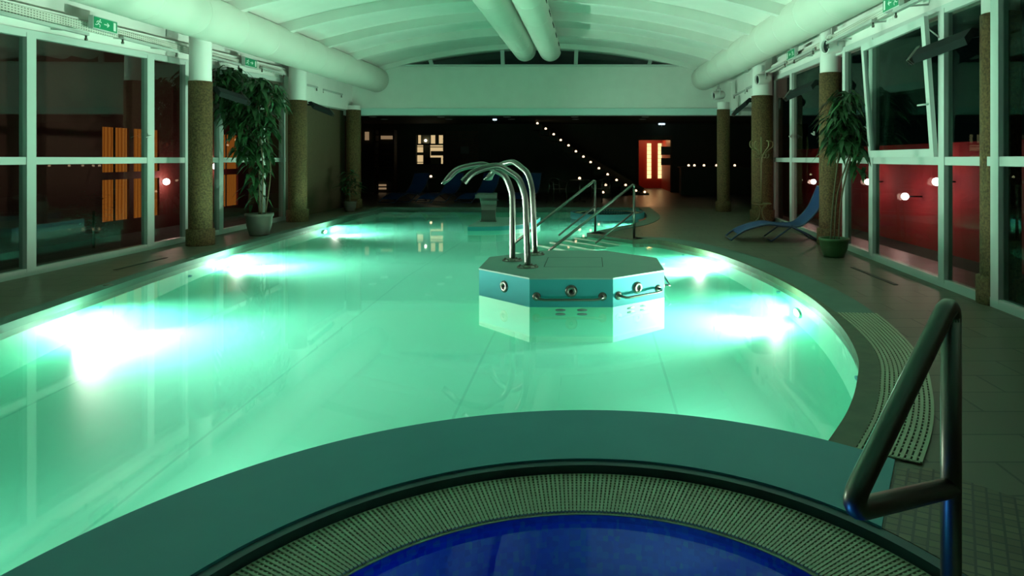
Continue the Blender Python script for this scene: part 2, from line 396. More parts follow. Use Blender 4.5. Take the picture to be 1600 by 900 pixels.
m = MB().lathe((TC.x, TC.y, -.065), [(R3-.013, 0), (.0001, 0)], 72); tag(m.build('whirlpool_water', M['tubwater']), 'still deep blue water in the round whirlpool nearest the viewer', 'water', kind='stuff')
# mosaic apron at the right of the whirlpool
A = [ang(R2+.032, d) for d in range(-30, 42, 3)]
m = MB().poly(A+[(1.30, 3.02), (1.52, 3.03), (1.78, 2.72), (2.0, 2.1), (2.0, 1.0)], [], -.02, .006)
struct(m.build('floor', M['mosaic']), 'brown mosaic strip beside the whirlpool')

# ------------------------------------------------------------------ pool lamps
LENS = emat('lamp_lens', (.8, 1, .9), 14)
for i, (x, y, z, dx, dy, pw, sp) in enumerate(POOL_LAMPS):
    d = Vector((dx, dy, 0)).normalized()
    t = empty('pool_lamp', (x, y, z), ['round underwater lamp in the left wall, farthest', 'round underwater lamp in the left wall, middle one', 'round underwater lamp in the left wall, nearest blazing one',
        'round underwater lamp near left corner of pool', 'round underwater lamp on right curve near the steps', 'round underwater lamp on right curve beside the island',
        'round underwater lamp under the broad coping, right', 'round underwater lamp under the broad coping, left', 'round underwater lamp in the far bay'][i], 'lamp', 'underwater pool lamps')
    for nm_, prof_, mt_ in (('bezel', [(.088, .004), (.098, .014), (.108, .010), (.112, -.06)], M['darksteel']), ('lens', [(.088, .006), (.05, .014), (.0001, .018)], LENS)):
        q_ = MB().lathe((0, 0, 0), prof_, 28, axis=d); q_.v = [Vector((x+v.x, y+v.y, z+v.z*.42)) for v in q_.v]; q_.build(nm_, mt_, t)
    ld = bpy.data.lights.new('beam', 'SPOT'); ld.energy = sp*16; ld.color = LAMP_COL; ld.spot_size = math.radians(100); ld.spot_blend = 1; ld.shadow_soft_size = .07
    lo = bpy.data.objects.new('beam', ld); COL.objects.link(lo); lo.parent = t; lo.location = d*.06+Vector((0, 0, .02))
    lo.rotation_euler = (d+Vector((0, 0, .0 if i in (2, 5) else .10))).to_track_quat('-Z', 'Y').to_euler()
    ld2 = bpy.data.lights.new('spill', 'POINT'); ld2.energy = sp*.30; ld2.color = LAMP_COL; ld2.shadow_soft_size = .06
    l2 = bpy.data.objects.new('spill', ld2); COL.objects.link(l2); l2.parent = t; l2.location = d*.22+Vector((0, 0, .02))
# unseen blue fill light added inside the whirlpool bowl
ld = bpy.data.lights.new('whirlpool_fill', 'POINT'); ld.energy = 9; ld.color = (.12, .4, 1); ld.shadow_soft_size = .08
lo = bpy.data.objects.new('whirlpool_fill', ld); COL.objects.link(lo); lo.location = (TC.x-.35, TC.y-.1, -.3)

# ------------------------------------------------------------------ ceiling, walls, beam
Y0, Y1 = -4.5, 19.6
ceil = empty('ceiling', (0, 0, 0)); struct(ceil, 'white arched ceiling with curved ribs')
xs = [-7.5+11.95*i/48 for i in range(49)]
def arch(mb, y0, y1, za, zb, xs=xs):
    n = len(xs); vs = []
    for y in (y0, y1):
        for dz in (za, zb): vs += [(x, y, zc(x)+dz) for x in xs]
    fs = []
    for i in range(n-1):
        fs += [(i, i+1, 2*n+i+1, 2*n+i), (n+i, 3*n+i, 3*n+i+1, n+i+1), (i, n+i, n+i+1, i+1), (2*n+i, 2*n+i+1, 3*n+i+1, 3*n+i)]
    return mb.add(vs, fs)
arch(MB(), Y0, Y1, 0, .15).build('vault', M['ceiling'], ceil)
for y in [16.9-1.85*k for k in range(11)]:
    arch(MB(), y-.07, y+.07, -.20, .02).build('rib', M['ceiling'], ceil)
for x in (-4.55, -2.5, -.45, 1.62):
    for k in range(10):
        y = 16.9-1.85*k; m = MB(); m.hexa([(x-.05, y+.07, zc(x)-.10), (x+.05, y+.07, zc(x)-.10), (x+.05, y+.55, zc(x)-.01), (x-.05, y+.55, zc(x)-.01), (x-.05, y+.07, zc(x)+.05), (x+.05, y+.07, zc(x)+.05), (x+.05, y+.55, zc(x)+.05), (x-.05, y+.55, zc(x)+.05)])
        m.build('bracket', M['ceiling'], ceil)
arch(MB(), 19.2, 19.62, -.14, .02).build('rib', M['ceiling'], ceil)

bw = empty('wall_back', (0, 19.3, 2.65)); struct(bw, 'deep white beam wall across the end of the pool hall')
MB().box(-7.4, 4.7, 19.3, 19.62, 2.65, 4.06).build('beam_face', M['ceiling'], bw)
MB().box(-7.0, 4.2, 19.26, 19.34, 2.655, 2.845).build('lower_band', M['lintel'], bw)
MB().box(-6.2, 3.2, 19.24, 19.5, 4.05, 4.10).build('sill', M['frame'], bw)
lun = empty('window_1', (ARC_C, 19.4, 4.1)); struct(lun, 'arched lunette window above the beam')
for x, lean in ((-4.62, -.06), (-2.57, -.02), (-.47, .02), (1.64, .06)):
    z = zc(x)-.1; m = MB(); m.hexa([(x-.055, 19.36, 4.09), (x+.055, 19.36, 4.09), (x+.055, 19.46, 4.09), (x-.055, 19.46, 4.09), (x-.055-lean*-1, 19.36, z), (x+.055+lean, 19.36, z), (x+.055+lean, 19.46, z), (x-.055+lean, 19.46, z)])
    m.build('mullion', M['frame'], lun)
gx = [-6.1+9.1*i/30 for i in range(31)]
m = MB(); n = 31
m.add([(x, y, z) for y in (19.40, 19.41) for x in gx for z in (4.08, max(4.09, zc(x)-.05))],
      [(2*i, 2*i+2, 2*i+3, 2*i+1) for i in range(n-1)]+[(2*n+2*i+1, 2*n+2*i+3, 2*n+2*i+2, 2*n+2*i) for i in range(n-1)])
m.build('pane', M['glass'], lun)

# side walls above the windows
for side, Z, nm in (('L', ZL, 'wall_left'), ('R', ZR, 'wall_right')):
    wl = empty(nm, (XL(8) if side == 'L' else XR(8), 8, 3)); struct(wl, 'white upper side wall above the '+('left' if side == 'L' else 'right')+' windows')
    m = MB(); wallbox(m, side, Y0, 15.2, (Z(Y0), Z(15.2)), 4.2, -.3, 0); m.build('upper_wall', M['ceiling'], wl)
    if side == 'L':
        m = MB(); wallbox(m, side, 15.2, 19.35, (2.74, 2.78), 4.2, -.3, .25); m.build('upper_wall', M['ceiling'], wl)
        m = MB(); wallbox(m, side, 15.3, 19.45, 0, 2.78, -.3, .0); m.build('brown_panel', M['brownwall'], wl)
    else:
        m = MB(); wallbox(m, side, 15.2, 19.35, (2.79, 2.76), 4.2, -.3, .25); m.build('upper_wall', M['ceiling'], wl)
    m = MB(); wallbox(m, side, Y0, 2.2, 0, 3.0, -.3, 0); m.build('rear_panel', M['brownwall'], wl)
    m = MB(); wallbox(m, side, Y0, 19.2, (Z(Y0)+.30, Z(19.2)+.14), (Z(Y0)+.36, Z(19.2)+.20), 0, .16); m.build('ledge', M['ceiling'], wl)
rw = MB().box(-7.6, 4.8, -4.8, -4.5, 0, 4.3).build('wall_rear', M['brownwall']); struct(rw, 'rear wall behind the viewer')

# ------------------------------------------------------------------ glazed side windows
def glazed(idx, side, y0, y1, mull, label, skip_sash=None, handles=()):
    X, Z, sg = (XL, ZL, 1) if side == 'L' else (XR, ZR, -1)
    t = empty('window_%d' % idx, (X(y0), (y0+y1)/2, 0)); struct(t, label)
    m = MB(); wallbox(m, side, y0, y1, 0, .09, -.06, .03); wallbox(m, side, y0, y1, (Z(y0)-.07, Z(y1)-.07), (Z(y0)+.02, Z(y1)+.02), -.06, .03)
    wallbox(m, side, y0, y1, 1.33, 1.42, -.05, .025)
    for y, w_ in mull: wallbox(m, side, y-w_/2, y+w_/2, .05, Z(y)-.02, -.06, .035)
    m.build('frame', M['frame'], t)
    ed = [y0]+[y for y, _ in mull]+[y1]
    for a, b in zip(ed, ed[1:]):
        if b-a < .15: continue
        p = MB(); wallbox(p, side, a, b, .06, 1.36, -.02, -.012); p.build('pane', M['glass'], t)
        if skip_sash and abs(a-skip_sash[0]) < .05: continue
        p = MB(); wallbox(p, side, a, b, 1.39, (Z(a)-.03, Z(b)-.03), -.02, -.012); p.build('pane', M['glass'], t)
    for y, z in handles:
        h = MB(); x = X(y)+sg*.05
        h.box(x-.012, x+.012, y-.015, y+.015, z-.035, z+.035); h.tube([(x, y, z), (x+sg*.045, y, z), (x+sg*.05, y-.06, z-.01), (x+sg*.05, y-.12, z-.03)], .009, 8)
        h.build('handle', M['frame'], t)
    return t
glazed(2, 'L', 2.2, 11.4, [(3.4, .12), (4.4, .12), (6.9, .12), (8.05, .14), (10.35, .17), (11.33, .10)], 'tall white framed window wall at the left front', handles=[(10.25, 1.75)])
glazed(3, 'L', 11.4, 15.3, [(12.45, .15), (14.2, .13), (15.2, .13)], 'tall white framed window behind the big hanging plant')
glazed(4, 'R', 11.3, 15.2, [(15.1, .12), (13.6, .16), (11.45, .12)], 'tall white framed window beyond the near right column', handles=[(13.5, 1.85), (11.95, 1.85)])
w5 = glazed(5, 'R', 2.2, 11.3, [(10.45, .12), (9.35, .14), (7.33, .13), (6.3, .13), (4.4, .12), (3.2, .12)], 'tall white framed window wall at the right front with tilted sash', skip_sash=(7.33, 9.35), handles=[(9.43, 1.85)])
# tilted sash
def sashpt(y, z, d): f_ = (z-1.42)/1.55; return (XR(y)-.03-.11*f_-d, y, z)
def sbar(m, y0, y1, z0, z1, d0=0, d1=.05):
    return m.hexa([sashpt(y0, z0, d0), sashpt(y0, z0, d1), sashpt(y1, z0, d1), sashpt(y1, z0, d0), sashpt(y0, z1, d0), sashpt(y0, z1, d1), sashpt(y1, z1, d1), sashpt(y1, z1, d0)])
m = MB(); sbar(m, 7.40, 7.49, 1.51, 2.88); sbar(m, 9.22, 9.30, 1.51, 2.88); sbar(m, 7.40, 9.30, 1.42, 1.51); sbar(m, 7.40, 9.30, 2.88, 2.97)
sash = m.build('tilted_sash', M['frame'], w5)
sbar(MB(), 7.48, 9.23, 1.50, 2.89, .02, .028).build('sash_pane', M['glass'], sash)
h = MB(); p = Vector(sashpt(7.44, 2.0, .05)); h.tube([p, p+Vector((-.05, 0, 0)), p+Vector((-.055, .07, 0)), p+Vector((-.055, .13, 0))], .01, 8); h.build('handle', M['frame'], sash)
h = MB(); h.tube([sashpt(7.42, 2.85, .02), (XR(7.3)+.0, 7.36, 2.70)], .008, 6); h.build('stay_arm', M['clip'], sash)

# ------------------------------------------------------------------ columns
def column(x, y, r, zcork, label, ztop=3.9):
    t = empty('column', (x, y, 0)); tag(t, label, 'column', kind='structure')
    MB().lathe((x, y, 0), [(r+.035, 0), (r+.035, .26), (r, .27)], 28).build('plinth', M['cork'], t)
    MB().lathe((x, y, 0), [(r, .1), (r, zcork), (r-.03, zcork+.001)], 32).build('shaft', M['cork'], t)
    MB().lathe((x, y, 0), [(r-.012, zcork-.01), (r-.012, ztop)], 32).build('white_head', M['white'], t)
column(-6.35, 10.9, .175, 2.65, 'round pebble-rendered column at the left, nearest in view')
column(-6.57, 15.0, .20, 2.70, 'round pebble-rendered column at the left, second in the row')
column(-6.76, 19.05, .20, 2.78, 'round pebble-rendered column at the far left corner', 2.9)
column(3.90, 11.0, .175, 2.80, 'round pebble-rendered column at the right beside the green pot')
column(3.80, 15.0, .235, 2.80, 'round pebble-rendered column behind the coat stand')
column(3.50, 17.9, .17, 2.71, 'round pebble-rendered column at the far right', 2.9)
column(3.95, 6.5, .175, 2.80, 'round pebble-rendered column at the right front edge')

# ------------------------------------------------------------------ ducts
def duct(a, b, r, label, seams):
    a = Vector(a); b = Vector(b); t = empty('air_duct', (a.x, a.y, a.z), label, 'duct', 'round ceiling air ducts'); d = (b-a)
    m = MB().tube([a+d*i/20 for i in range(21)], r, 40); m.build('pipe', M['duct'], t)
    for k in range(1, seams):
        c = a+d*k/seams; dn = d.normalized(); MB().tube([c-dn*.02, c-dn*.012, c+dn*.012, c+dn*.02], [r, r+.005, r+.005, r], 40, cap=False).build('joint_band', M['duct'], t)
    return t
duct((-6.13, 3.5, 3.62), (-6.19, 19.32, 3.67), .355, 'wide white air duct along the left side of the ceiling', 14)
duct((3.72, 4.0, 3.72), (3.20, 19.32, 3.71), .345, 'wide white air duct along the right side of the ceiling', 14)
duct((-1.72, 2.0, 4.10), (-1.70, 17.0, 4.14), .28, 'white air duct at ceiling centre, left of the pair', 10)
t = duct((-1.06, 2.0, 4.10), (-1.06, 17.0, 4.14), .28, 'white air duct at ceiling centre, right of the pair', 10)
for k in range(8):
    y = 16.6-k*1.1; m = MB().hexa([(-.80, y, 4.08), (-.775, y, 4.08), (-.775, y+.5, 4.08), (-.80, y+.5, 4.08), (-.81, y, 4.18), (-.785, y, 4.18), (-.785, y+.5, 4.18), (-.81, y+.5, 4.18)]); m.build('outlet_grille', M['black'], t)
for (x, z) in ((-1.72, 4.41), (-1.06, 4.41)): pass

# ------------------------------------------------------------------ cable trays, linear lights, signs, projectors, heaters
def traym():
    m = bpy.data.materials.new('perforated_tray'); m.use_nodes = True; nt = m.node_tree; b = nt.nodes['Principled BSDF']
    tc = nt.nodes.new('ShaderNodeTexCoord'); sp = nt.nodes.new('ShaderNodeSeparateXYZ'); nt.links.new(tc.outputs['Object'], sp.inputs[0])
    outs = []
    for ax, per in ((1, .045), (2, .03)):
        a = nt.nodes.new('ShaderNodeMath'); a.operation = 'ADD'; a.inputs[1].default_value = 50
        d = nt.nodes.new('ShaderNodeMath'); d.operation = 'MODULO'; d.inputs[1].default_value = per
        l = nt.nodes.new('ShaderNodeMath'); l.operation = 'LESS_THAN'; l.inputs[1].default_value = per*.45
        nt.links.new(sp.outputs[ax], a.inputs[0]); nt.links.new(a.outputs[0], d.inputs[0]); nt.links.new(d.outputs[0], l.inputs[0]); outs.append(l)
    mu = nt.nodes.new('ShaderNodeMath'); mu.operation = 'MULTIPLY'; nt.links.new(outs[0].outputs[0], mu.inputs[0]); nt.links.new(outs[1].outputs[0], mu.inputs[1])
    mx = nt.nodes.new('ShaderNodeMix'); mx.data_type = 'RGBA'; mx.inputs[6].default_value = (.72, .68, .62, 1); mx.inputs[7].default_value = (.22, .2, .17, 1)
    nt.links.new(mu.outputs[0], mx.inputs[0]); nt.links.new(mx.outputs[2], b.inputs['Base Color']); return m
TR = traym()
for side, Z, X, sg, lab in (('L', ZL, XL, 1, 'left'), ('R', ZR, XR, -1, 'right')):
    m = MB(); wallbox(m, side, 3, 19.1, (Z(3)+.17, Z(19.1)+.02), (Z(3)+.29, Z(19.1)+.12), .155, .20)
    m.build('cable_tray', TR); o = bpy.data.objects['cable_tray'] if side == 'L' else bpy.data.objects['cable_tray.001']
    tag(o, 'white perforated cable tray under the %s air duct' % lab, 'cable tray')
segs = {'L': [(6.5, 8.6), (9.35, 10.6), (11.4, 12.6), (13.6, 14.6), (15.3, 16.5), (17.0, 18.3)], 'R': [(6.3, 7.9), (8.7, 10.4), (11.3, 12.4), (13.2, 14.6), (15.4, 16.8), (17.2, 18.6)]}
ORD = ['front', 'second', 'third', 'fourth', 'fifth', 'farthest']
for side, Z, X, sg in (('L', ZL, XL, 1), ('R', ZR, XR, -1)):
    for i, (a, b) in enumerate(segs[side]):
        ym = (a+b)/2; z = Z(ym)+.09
        if ym > 15.2: z = 3.15
        t = empty('linear_light', (X(ym)+sg*.2, ym, z), 'slim unlit linear light under the %s cable tray, %s along the wall' % ('left' if side == 'L' else 'right', ORD[i]), 'light fixture', 'slim linear lights under the cable trays')
        x = X(ym)+sg*.27
        MB().bar((x, a, z), (x, b, z), .055, .04).build('housing', M['clip'], t)
        for y in (a+.02, b-.02): MB().tube([(x, y, z-.02), (x, y, z-.055), (x, y, z-.06), (x, y, z-.085)], [.012, .012, .02, .016], 8).build('end_bracket', M['darksteel'], t)
        for y in (a+.2, b-.2): MB().bar((x, y, z+.01), (X(y), y, z+.03), .02, .02).build('support_arm', M['clip'], t)

def exit_sign(side, y0, y1, z, h, label, flip):
    X, sg = (XL, 1) if side == 'L' else (XR, -1)
    ym = (y0+y1)/2; off = .34; x = X(ym)+sg*off; L = y1-y0
    t = empty('exit_sign', (x, ym, z), label, 'sign', 'green running-man exit signs')
    MB().box(min(x, x-sg*.06), max(x, x-sg*.06), y0-.012, y1+.012, z-h/2-.012, z+h/2+.012).build('casing', M['frame'], t)
    MB().box(min(x, x-sg*.3), max(x, x-sg*.3), ym-.03, ym+.03, z+h/2-.05, z+h/2-.02).build('bracket', M['frame'], t)
    fx = x+sg*.002
    MB().box(min(fx, fx+sg*.004), max(fx, fx+sg*.004), y0, y1, z-h/2, z+h/2).build('green_face', M['signgreen'], t)
    fx = x+sg*.008
    # u runs 0..1 from the running man to the door; on both walls the door is at the far end in depth
    def P(u_, v): return (fx, y0+u_*L, z-h/2+v*h)
    def bar(m, p, q, w_): m.bar(P(*p), P(*q), .003, w_*h) if True else None
    m = MB()
    m.lathe(P(.245, .80), [(.07*h, .0015), (.07*h, 0), (.0001, 0)], 12, axis=(sg, 0, 0))
    m.lathe(P(.245, .80), [(.0001, .002), (.07*h, .002)], 12, axis=(sg, 0, 0))
    for a, b in (((.23, .70), (.17, .44)), ((.22, .68), (.30, .58)), ((.22, .68), (.13, .64)), ((.13, .64), (.10, .50)), ((.17, .44), (.25, .32)), ((.25, .32), (.22, .12)), ((.17, .44), (.11, .30)), ((.11, .30), (.04, .30))):
        a = P(*a); b = P(*b); m.bar(a, b, .075*h, .003, up=(sg, 0, 0))
    m.build('running_man', M['signwhite'], t)
    m = MB(); m.bar(P(.42, .5), P(.62, .5), .08*h, .003, up=(sg, 0, 0)); m.bar(P(.64, .5), P(.55, .68), .08*h, .003, up=(sg, 0, 0)); m.bar(P(.64, .5), P(.55, .32), .08*h, .003, up=(sg, 0, 0))
    m.build('arrow', M['signwhite'], t)
    m = MB(); m.bar(P(.88, .12), P(.88, .88), .1*L, .003, up=(sg, 0, 0)); m.build('door_mark', M['signwhite'], t)
exit_sign('L', 8.68, 9.10, 3.17, .145, 'green exit sign under the left duct, the near one', False)
exit_sign('L', 12.75, 13.18, 3.25, .145, 'green exit sign above the hanging plant', False)
exit_sign('R', 7.72, 8.12, 3.24, .145, 'green exit sign at the top right by the tilted sash', False)
exit_sign('R', 12.2, 12.66, 3.33, .145, 'green exit sign on the right wall, the far one', False)

for (x, y, z, s_, lab) in ((3.77, 10.55, 3.17, 1, 'white cylinder projector over the near right column'), (3.72, 14.7, 3.14, 1, 'white cylinder projector over the coat stand column'), (3.42, 18.3, 3.13, 1, 'white cylinder projector at the far right corner')):
    t = empty('projector_lamp', (x, y, z+.25), lab, 'spotlight', 'white cylinder projectors on the right')
    ax = Vector((-1, -.25, -.12)).normalized(); c = Vector((x, y, z)) - ax*.02
    MB().lathe(c, [(.0001, -.19), (.07, -.18), (.105, -.14), (.118, -.05), (.118, .14), (.112, .155), (.10, .15), (.10, .10)], 28, axis=ax).build('barrel', M['white'], t)
    MB().lathe(c, [(.10, .105), (.0001, .105)], 28, axis=ax).build('lens', M['black'], t)
    m = MB(); sd = ax.cross(Vector((0, 0, 1))).normalized()
    m.tube([c+sd*.13+Vector((0, 0, -.02)), c+sd*.13+Vector((0, 0, .17)), c-sd*.13+Vector((0, 0, .17)), c-sd*.13+Vector((0, 0, -.02))], .012, 8); m.box(c.x-.03, c.x+.03, c.y-.03, c.y+.03, c.z+.16, c.z+.30)
    m.build('yoke', M['clip'], t)

def heater(a, b, side, label):
    a = Vector(a); b = Vector(b); sg = 1 if side == 'L' else -1
    t = empty('radiant_heater', a, label, 'heater', 'dark radiant heaters on the columns')
    d = (b-a).normalized(); s_ = Vector((sg, 0, -1.3)).normalized()
    n = d.cross(s_).normalized(); n = n if n.z > 0 else -n
    h = .10; k = .035
    m = MB(); m.hexa([a-s_*h-n*k, a+s_*h-n*k, b+s_*h-n*k, b-s_*h-n*k, a-s_*h*.6+n*k, a+s_*h*.6+n*k, b+s_*h*.6+n*k, b-s_*h*.6+n*k]); m.build('body', M['black'], t)
    m = MB(); a2 = a+d*.06; b2 = b-d*.06; e = n*(k+.002)
    m.hexa([a2-s_*h*.7-e-n*.004, a2+s_*h*.7-e-n*.004, b2+s_*h*.7-e-n*.004, b2-s_*h*.7-e-n*.004, a2-s_*h*.7-e+n*.004, a2+s_*h*.7-e+n*.004, b2+s_*h*.7-e+n*.004, b2-s_*h*.7-e+n*.004]); m.build('heating_panel', M['dark'], t)
    for q in (.06, .10): c = b-d*q; MB().bar(c-s_*h*1.02, c+s_*h*1.02, .02, k*2.3, up=n).build('end_strap', M['darksteel'], t)
    m = MB(); m.bar(a+d*.1, a+d*.1+Vector((-sg*.22, -.12, .02)), .04, .04); m.build('wall_bracket', M['black'], t)
heater((-6.14, 11.0, 2.52), (-6.07, 11.85, 2.43), 'L', 'black slanting radiant heater on the near left column')
heater((-6.30, 15.1, 2.62), (-6.27, 16.2, 2.51), 'L', 'black slanting radiant heater on the second left column')
heater((3.68, 11.1, 2.64), (3.52, 12.15, 2.53), 'R', 'black slanting radiant heater on the right column above the lounger')
heater((3.52, 15.1, 2.70), (3.50, 16.5, 2.53), 'R', 'black slanting radiant heater on the right column behind the coat stand')
heater((3.72, 6.6, 2.62), (3.64, 7.65, 2.56), 'R', 'black slanting radiant heater at the top right edge')

# ------------------------------------------------------------------ octagonal island
OC = [(-.61, 6.56), (.205, 6.56), (.755, 7.02), (.755, 7.88), (.155, 8.52), (-.61, 8.52), (-1.21, 7.95), (-1.20, 7.14)]
isl = empty('massage_island', (-.23, 7.5, -.8), 'eight-sided teal island standing in the pool with jets and grab bars', 'pool island')
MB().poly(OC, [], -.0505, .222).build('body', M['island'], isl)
MB().poly(OC, [], -.8, -.0505).build('underwater_base', mat('island_base_liner', (.10, .62, .36), .5), isl)
cx, cy = -.225, 7.54; OC2 = [((x-cx)*1.004+cx, (y-cy)*1.004+cy) for x, y in OC]
MB().poly(OC2, [], .222, .237).build('top_slab', M['islandtop'], isl)
hx = [(-.52, 7.22), (.12, 7.22), (.12, 7.92), (-.52, 7.92)]
m = MB().poly(hx, [[(hx[0][0]+.008, hx[0][1]+.008), (hx[1][0]-.008, hx[1][1]+.008), (hx[2][0]-.008, hx[2][1]-.008), (hx[3][0]+.008, hx[3][1]-.008)]], .2365, .2378)
m.build('hatch_seam', M['gutter'], isl)
def face(i):
    a = Vector((*OC[i], 0)); b = Vector((*OC[(i+1) % 8], 0)); d = (b-a).normalized(); nrm = Vector((d.y, -d.x, 0)); return a, b, d, nrm
def jet(i, s_, z):
    a, b, d, nr = face(i); c = a+(b-a)*s_; c.z = z
    MB().lathe(c, [(.0001, .006), (.016, .006), (.02, .016), (.048, .016), (.060, .008), (.060, -.01)], 24, axis=nr).build('jet', M['steel'], isl)
    MB().lathe(c, [(.0001, .012), (.018, .012), (.018, .0)], 14, axis=nr).build('jet_nozzle', M['black'], isl.children[-1] if False else isl)
def grab(i, s0, s1, z):
    a, b, d, nr = face(i); p = a+(b-a)*s0; q = a+(b-a)*s1; p.z = q.z = z; o = nr*.075; dz = Vector((0, 0, -.012))
    P = [p, p+nr*.05, p+o+d*.03+dz, p+o+d*.08+dz*1.5, q+o-d*.08+dz*1.5, q+o-d*.03+dz, q+nr*.05, q]
    g = MB().tube(P, .013, 12).build('grab_bar', M['steel'], isl)
    for c in (p, q): MB().lathe(c, [(.0001, .014), (.03, .014), (.042, .004), (.042, -.004)], 20, axis=nr).build('mounting_plate', M['darksteel'], g)
jet(0, .5, .108); jet(7, .62-.1, .10); jet(1, .46, .10)
grab(0, .085, .875, .055); grab(1, .10, .87, .055); grab(2, .12, .88, .06)
for i, ss, zz in ((0, (.37, .63), (-.078, -.118)), (1, (.33, .58), (-.09, -.13))):
    a, b, d, nr = face(i)
    for s_ in ss:
        for z in zz:
            c = a+(b-a)*s_; c.z = z; m = MB(); m.lathe((0, 0, 0), [(.03, .002), (.05, .002), (.056, -.006)], 24, axis=(0, -1, 0)); m.lathe((0, 0, 0), [(.0001, .006), (.026, .005), (.03, .0)], 24, axis=(0, -1, 0))
            al = math.atan2(d.y, d.x); R = Matrix.Rotation(al, 3, 'Z'); m.v = [c+R @ Vector((v.x, v.y, v.z*.27)) for v in m.v]; m.build('intake_cover', M['darksteel'], isl)

# water spouts
def spout(bx, by, path, label, nozzle):
    t = empty('water_spout', (bx, by, .237), label, 'spout', 'swan-neck steel spouts on the island')
    m = MB().lathe((bx, by, .237), [(.115, 0), (.115, .012), (.04, .014), (.038, .03)], 28); fl = m.build('flange', M['darksteel'], t)
    for k in range(8): a = 2*PI*(k+.5)/8; MB().lathe((bx+.092*math.cos(a), by+.092*math.sin(a), .249), [(.011, 0), (.011, .014), (.0001, .016)], 8).build('bolt', M['darksteel'], fl)
    P = cat_rom(path, 8); m = MB().tube(P, .034, 20); m.build('pipe', M['steel'], t)
    e = P[-1]; d = (P[-1]-P[-2]).normalized(); sd = d.cross(Vector((0, 0, 1))).normalized(); up = sd.cross(d)
    m = MB()
    if nozzle == 'fan':
        secs = [(0, .035, .035), (.05, .05, .03), (.11, .082, .018)]; n = 20; vs = []
        for l, a_, b_ in secs+[(.108, .074, .010)]:
            vs += [e+d*(l-.01)+sd*a_*math.cos(2*PI*k/n)+up*b_*math.sin(2*PI*k/n) for k in range(n)]
        m.add(vs, [(i*n+k, i*n+(k+1) % n, (i+1)*n+(k+1) % n, (i+1)*n+k) for i in range(3) for k in range(n)], True)
    else:
        m.tube([e-d*.03, e+d*.012], .038, 20, cap=False); 
    m.build('nozzle', M['steel'], t)
def arcpath(bx, by, dx, dy, lean=0, zt=.95, zp=1.32, ze=1.17, reach=.77):
    P = [(bx, by, .25), (bx+lean*.5, by, .6), (bx+lean, by, zt-.06)]
    hor = Vector((dx, dy)).normalized()
    for s_, z in ((.03, zt+.08), (.12, zt+.22), (.26, zp-.07), (.44, zp-.005), (.60, zp-.01), (.78, (zp+ze)/2+.035), (.90, ze+.07), (1, ze)):
        P.append((bx+lean+hor.x*reach*s_, by+hor.y*reach*s_, z))
    return P
spout(-.91, 7.68, arcpath(-.91, 7.68, -1, 0, .0, .98, 1.335, 1.19, .72), 'curved steel spout with wide fan nozzle reaching farthest left', 'fan')
spout(-.69, 7.20, arcpath(-.69, 7.20, -.9, -.35, -.02, .96, 1.325, 1.165, .66), 'curved steel spout with plain round end, nearest of the three', 'round')
spout(-.69, 8.14, arcpath(-.69, 8.14, -.75, .5, -.03, 1.0, 1.36, 1.21, .66), 'curved steel spout with fan nozzle, rear one of the three', 'fan')

# ------------------------------------------------------------------ waterfall on its platform
P = cat_rom([(-2.5, 13.5, 0), (-2.15, 13.5, 0), (-1.80, 13.62, 0), (-1.45, 13.95, 0), (-1.25, 14.6, 0), (-1.2, 15.6, 0)], 6)
pl = empty('waterfall_platform', (-1.9, 14.4, -.4), 'low teal platform with curved front carrying the waterfall', 'platform')
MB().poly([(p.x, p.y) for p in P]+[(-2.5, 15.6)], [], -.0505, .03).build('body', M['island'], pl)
MB().poly([(p.x, p.y) for p in P]+[(-2.5, 15.6)], [], -.4, -.0505).build('underwater_base', M['poolwall'], pl)
MB().poly([(p.x, p.y) for p in P]+[(-2.5, 15.6)], [], .03, .042).build('top_slab', M['islandtop'], pl)
wf = empty('blade_waterfall', (-2.24, 14.5, .042), 'steel blade waterfall on the low platform at the middle of the pool', 'waterfall')
prof = [(0, 0, .155), (0, .12, .15), (.01, .25, .15), (.04, .36, .165), (.035, .45, .18), (-.01, .53, .19), (-.08, .575, .20), (-.17, .59, .21), (-.26, .565, .215), (-.30, .54, .215)]
vs = []; 
for (y, z, hw) in prof: vs += [(-2.24-hw, 14.5+y-.0, .042+z), (-2.24+hw, 14.5+y, .042+z)]
for (y, z, hw) in prof: vs += [(-2.24-hw, 14.5+y+(.09 if z < .4 else .035), .042+z+(.0 if z < .4 else .035)), (-2.24+hw, 14.5+y+(.09 if z < .4 else .035), .042+z+(0 if z < .4 else .035))]
n = len(prof); fs = [(2*i, 2*i+1, 2*i+3, 2*i+2) for i in range(n-1)]+[(2*n+2*i+1, 2*n+2*i, 2*n+2*i+2, 2*n+2*i+3) for i in range(n-1)]
fs += [(2*i, 2*i+2, 2*n+2*i+2, 2*n+2*i) for i in range(n-1)]+[(2*i+1, 2*n+2*i+1, 2*n+2*i+3, 2*i+3) for i in range(n-1)]+[(2*n-2, 2*n-1, 4*n-1, 4*n-2)]
MB().add(vs, fs).build('curved_body', M['steel'], wf)
MB().box(-2.24-.17, -2.24+.17, 14.47, 14.62, .042, .055).build('foot_plate', M['darksteel'], wf)
MB().box(-2.24-.225, -2.24+.225, 14.18, 14.24, .042+.525, .042+.60).build('spill_lip', M['steel'], wf)

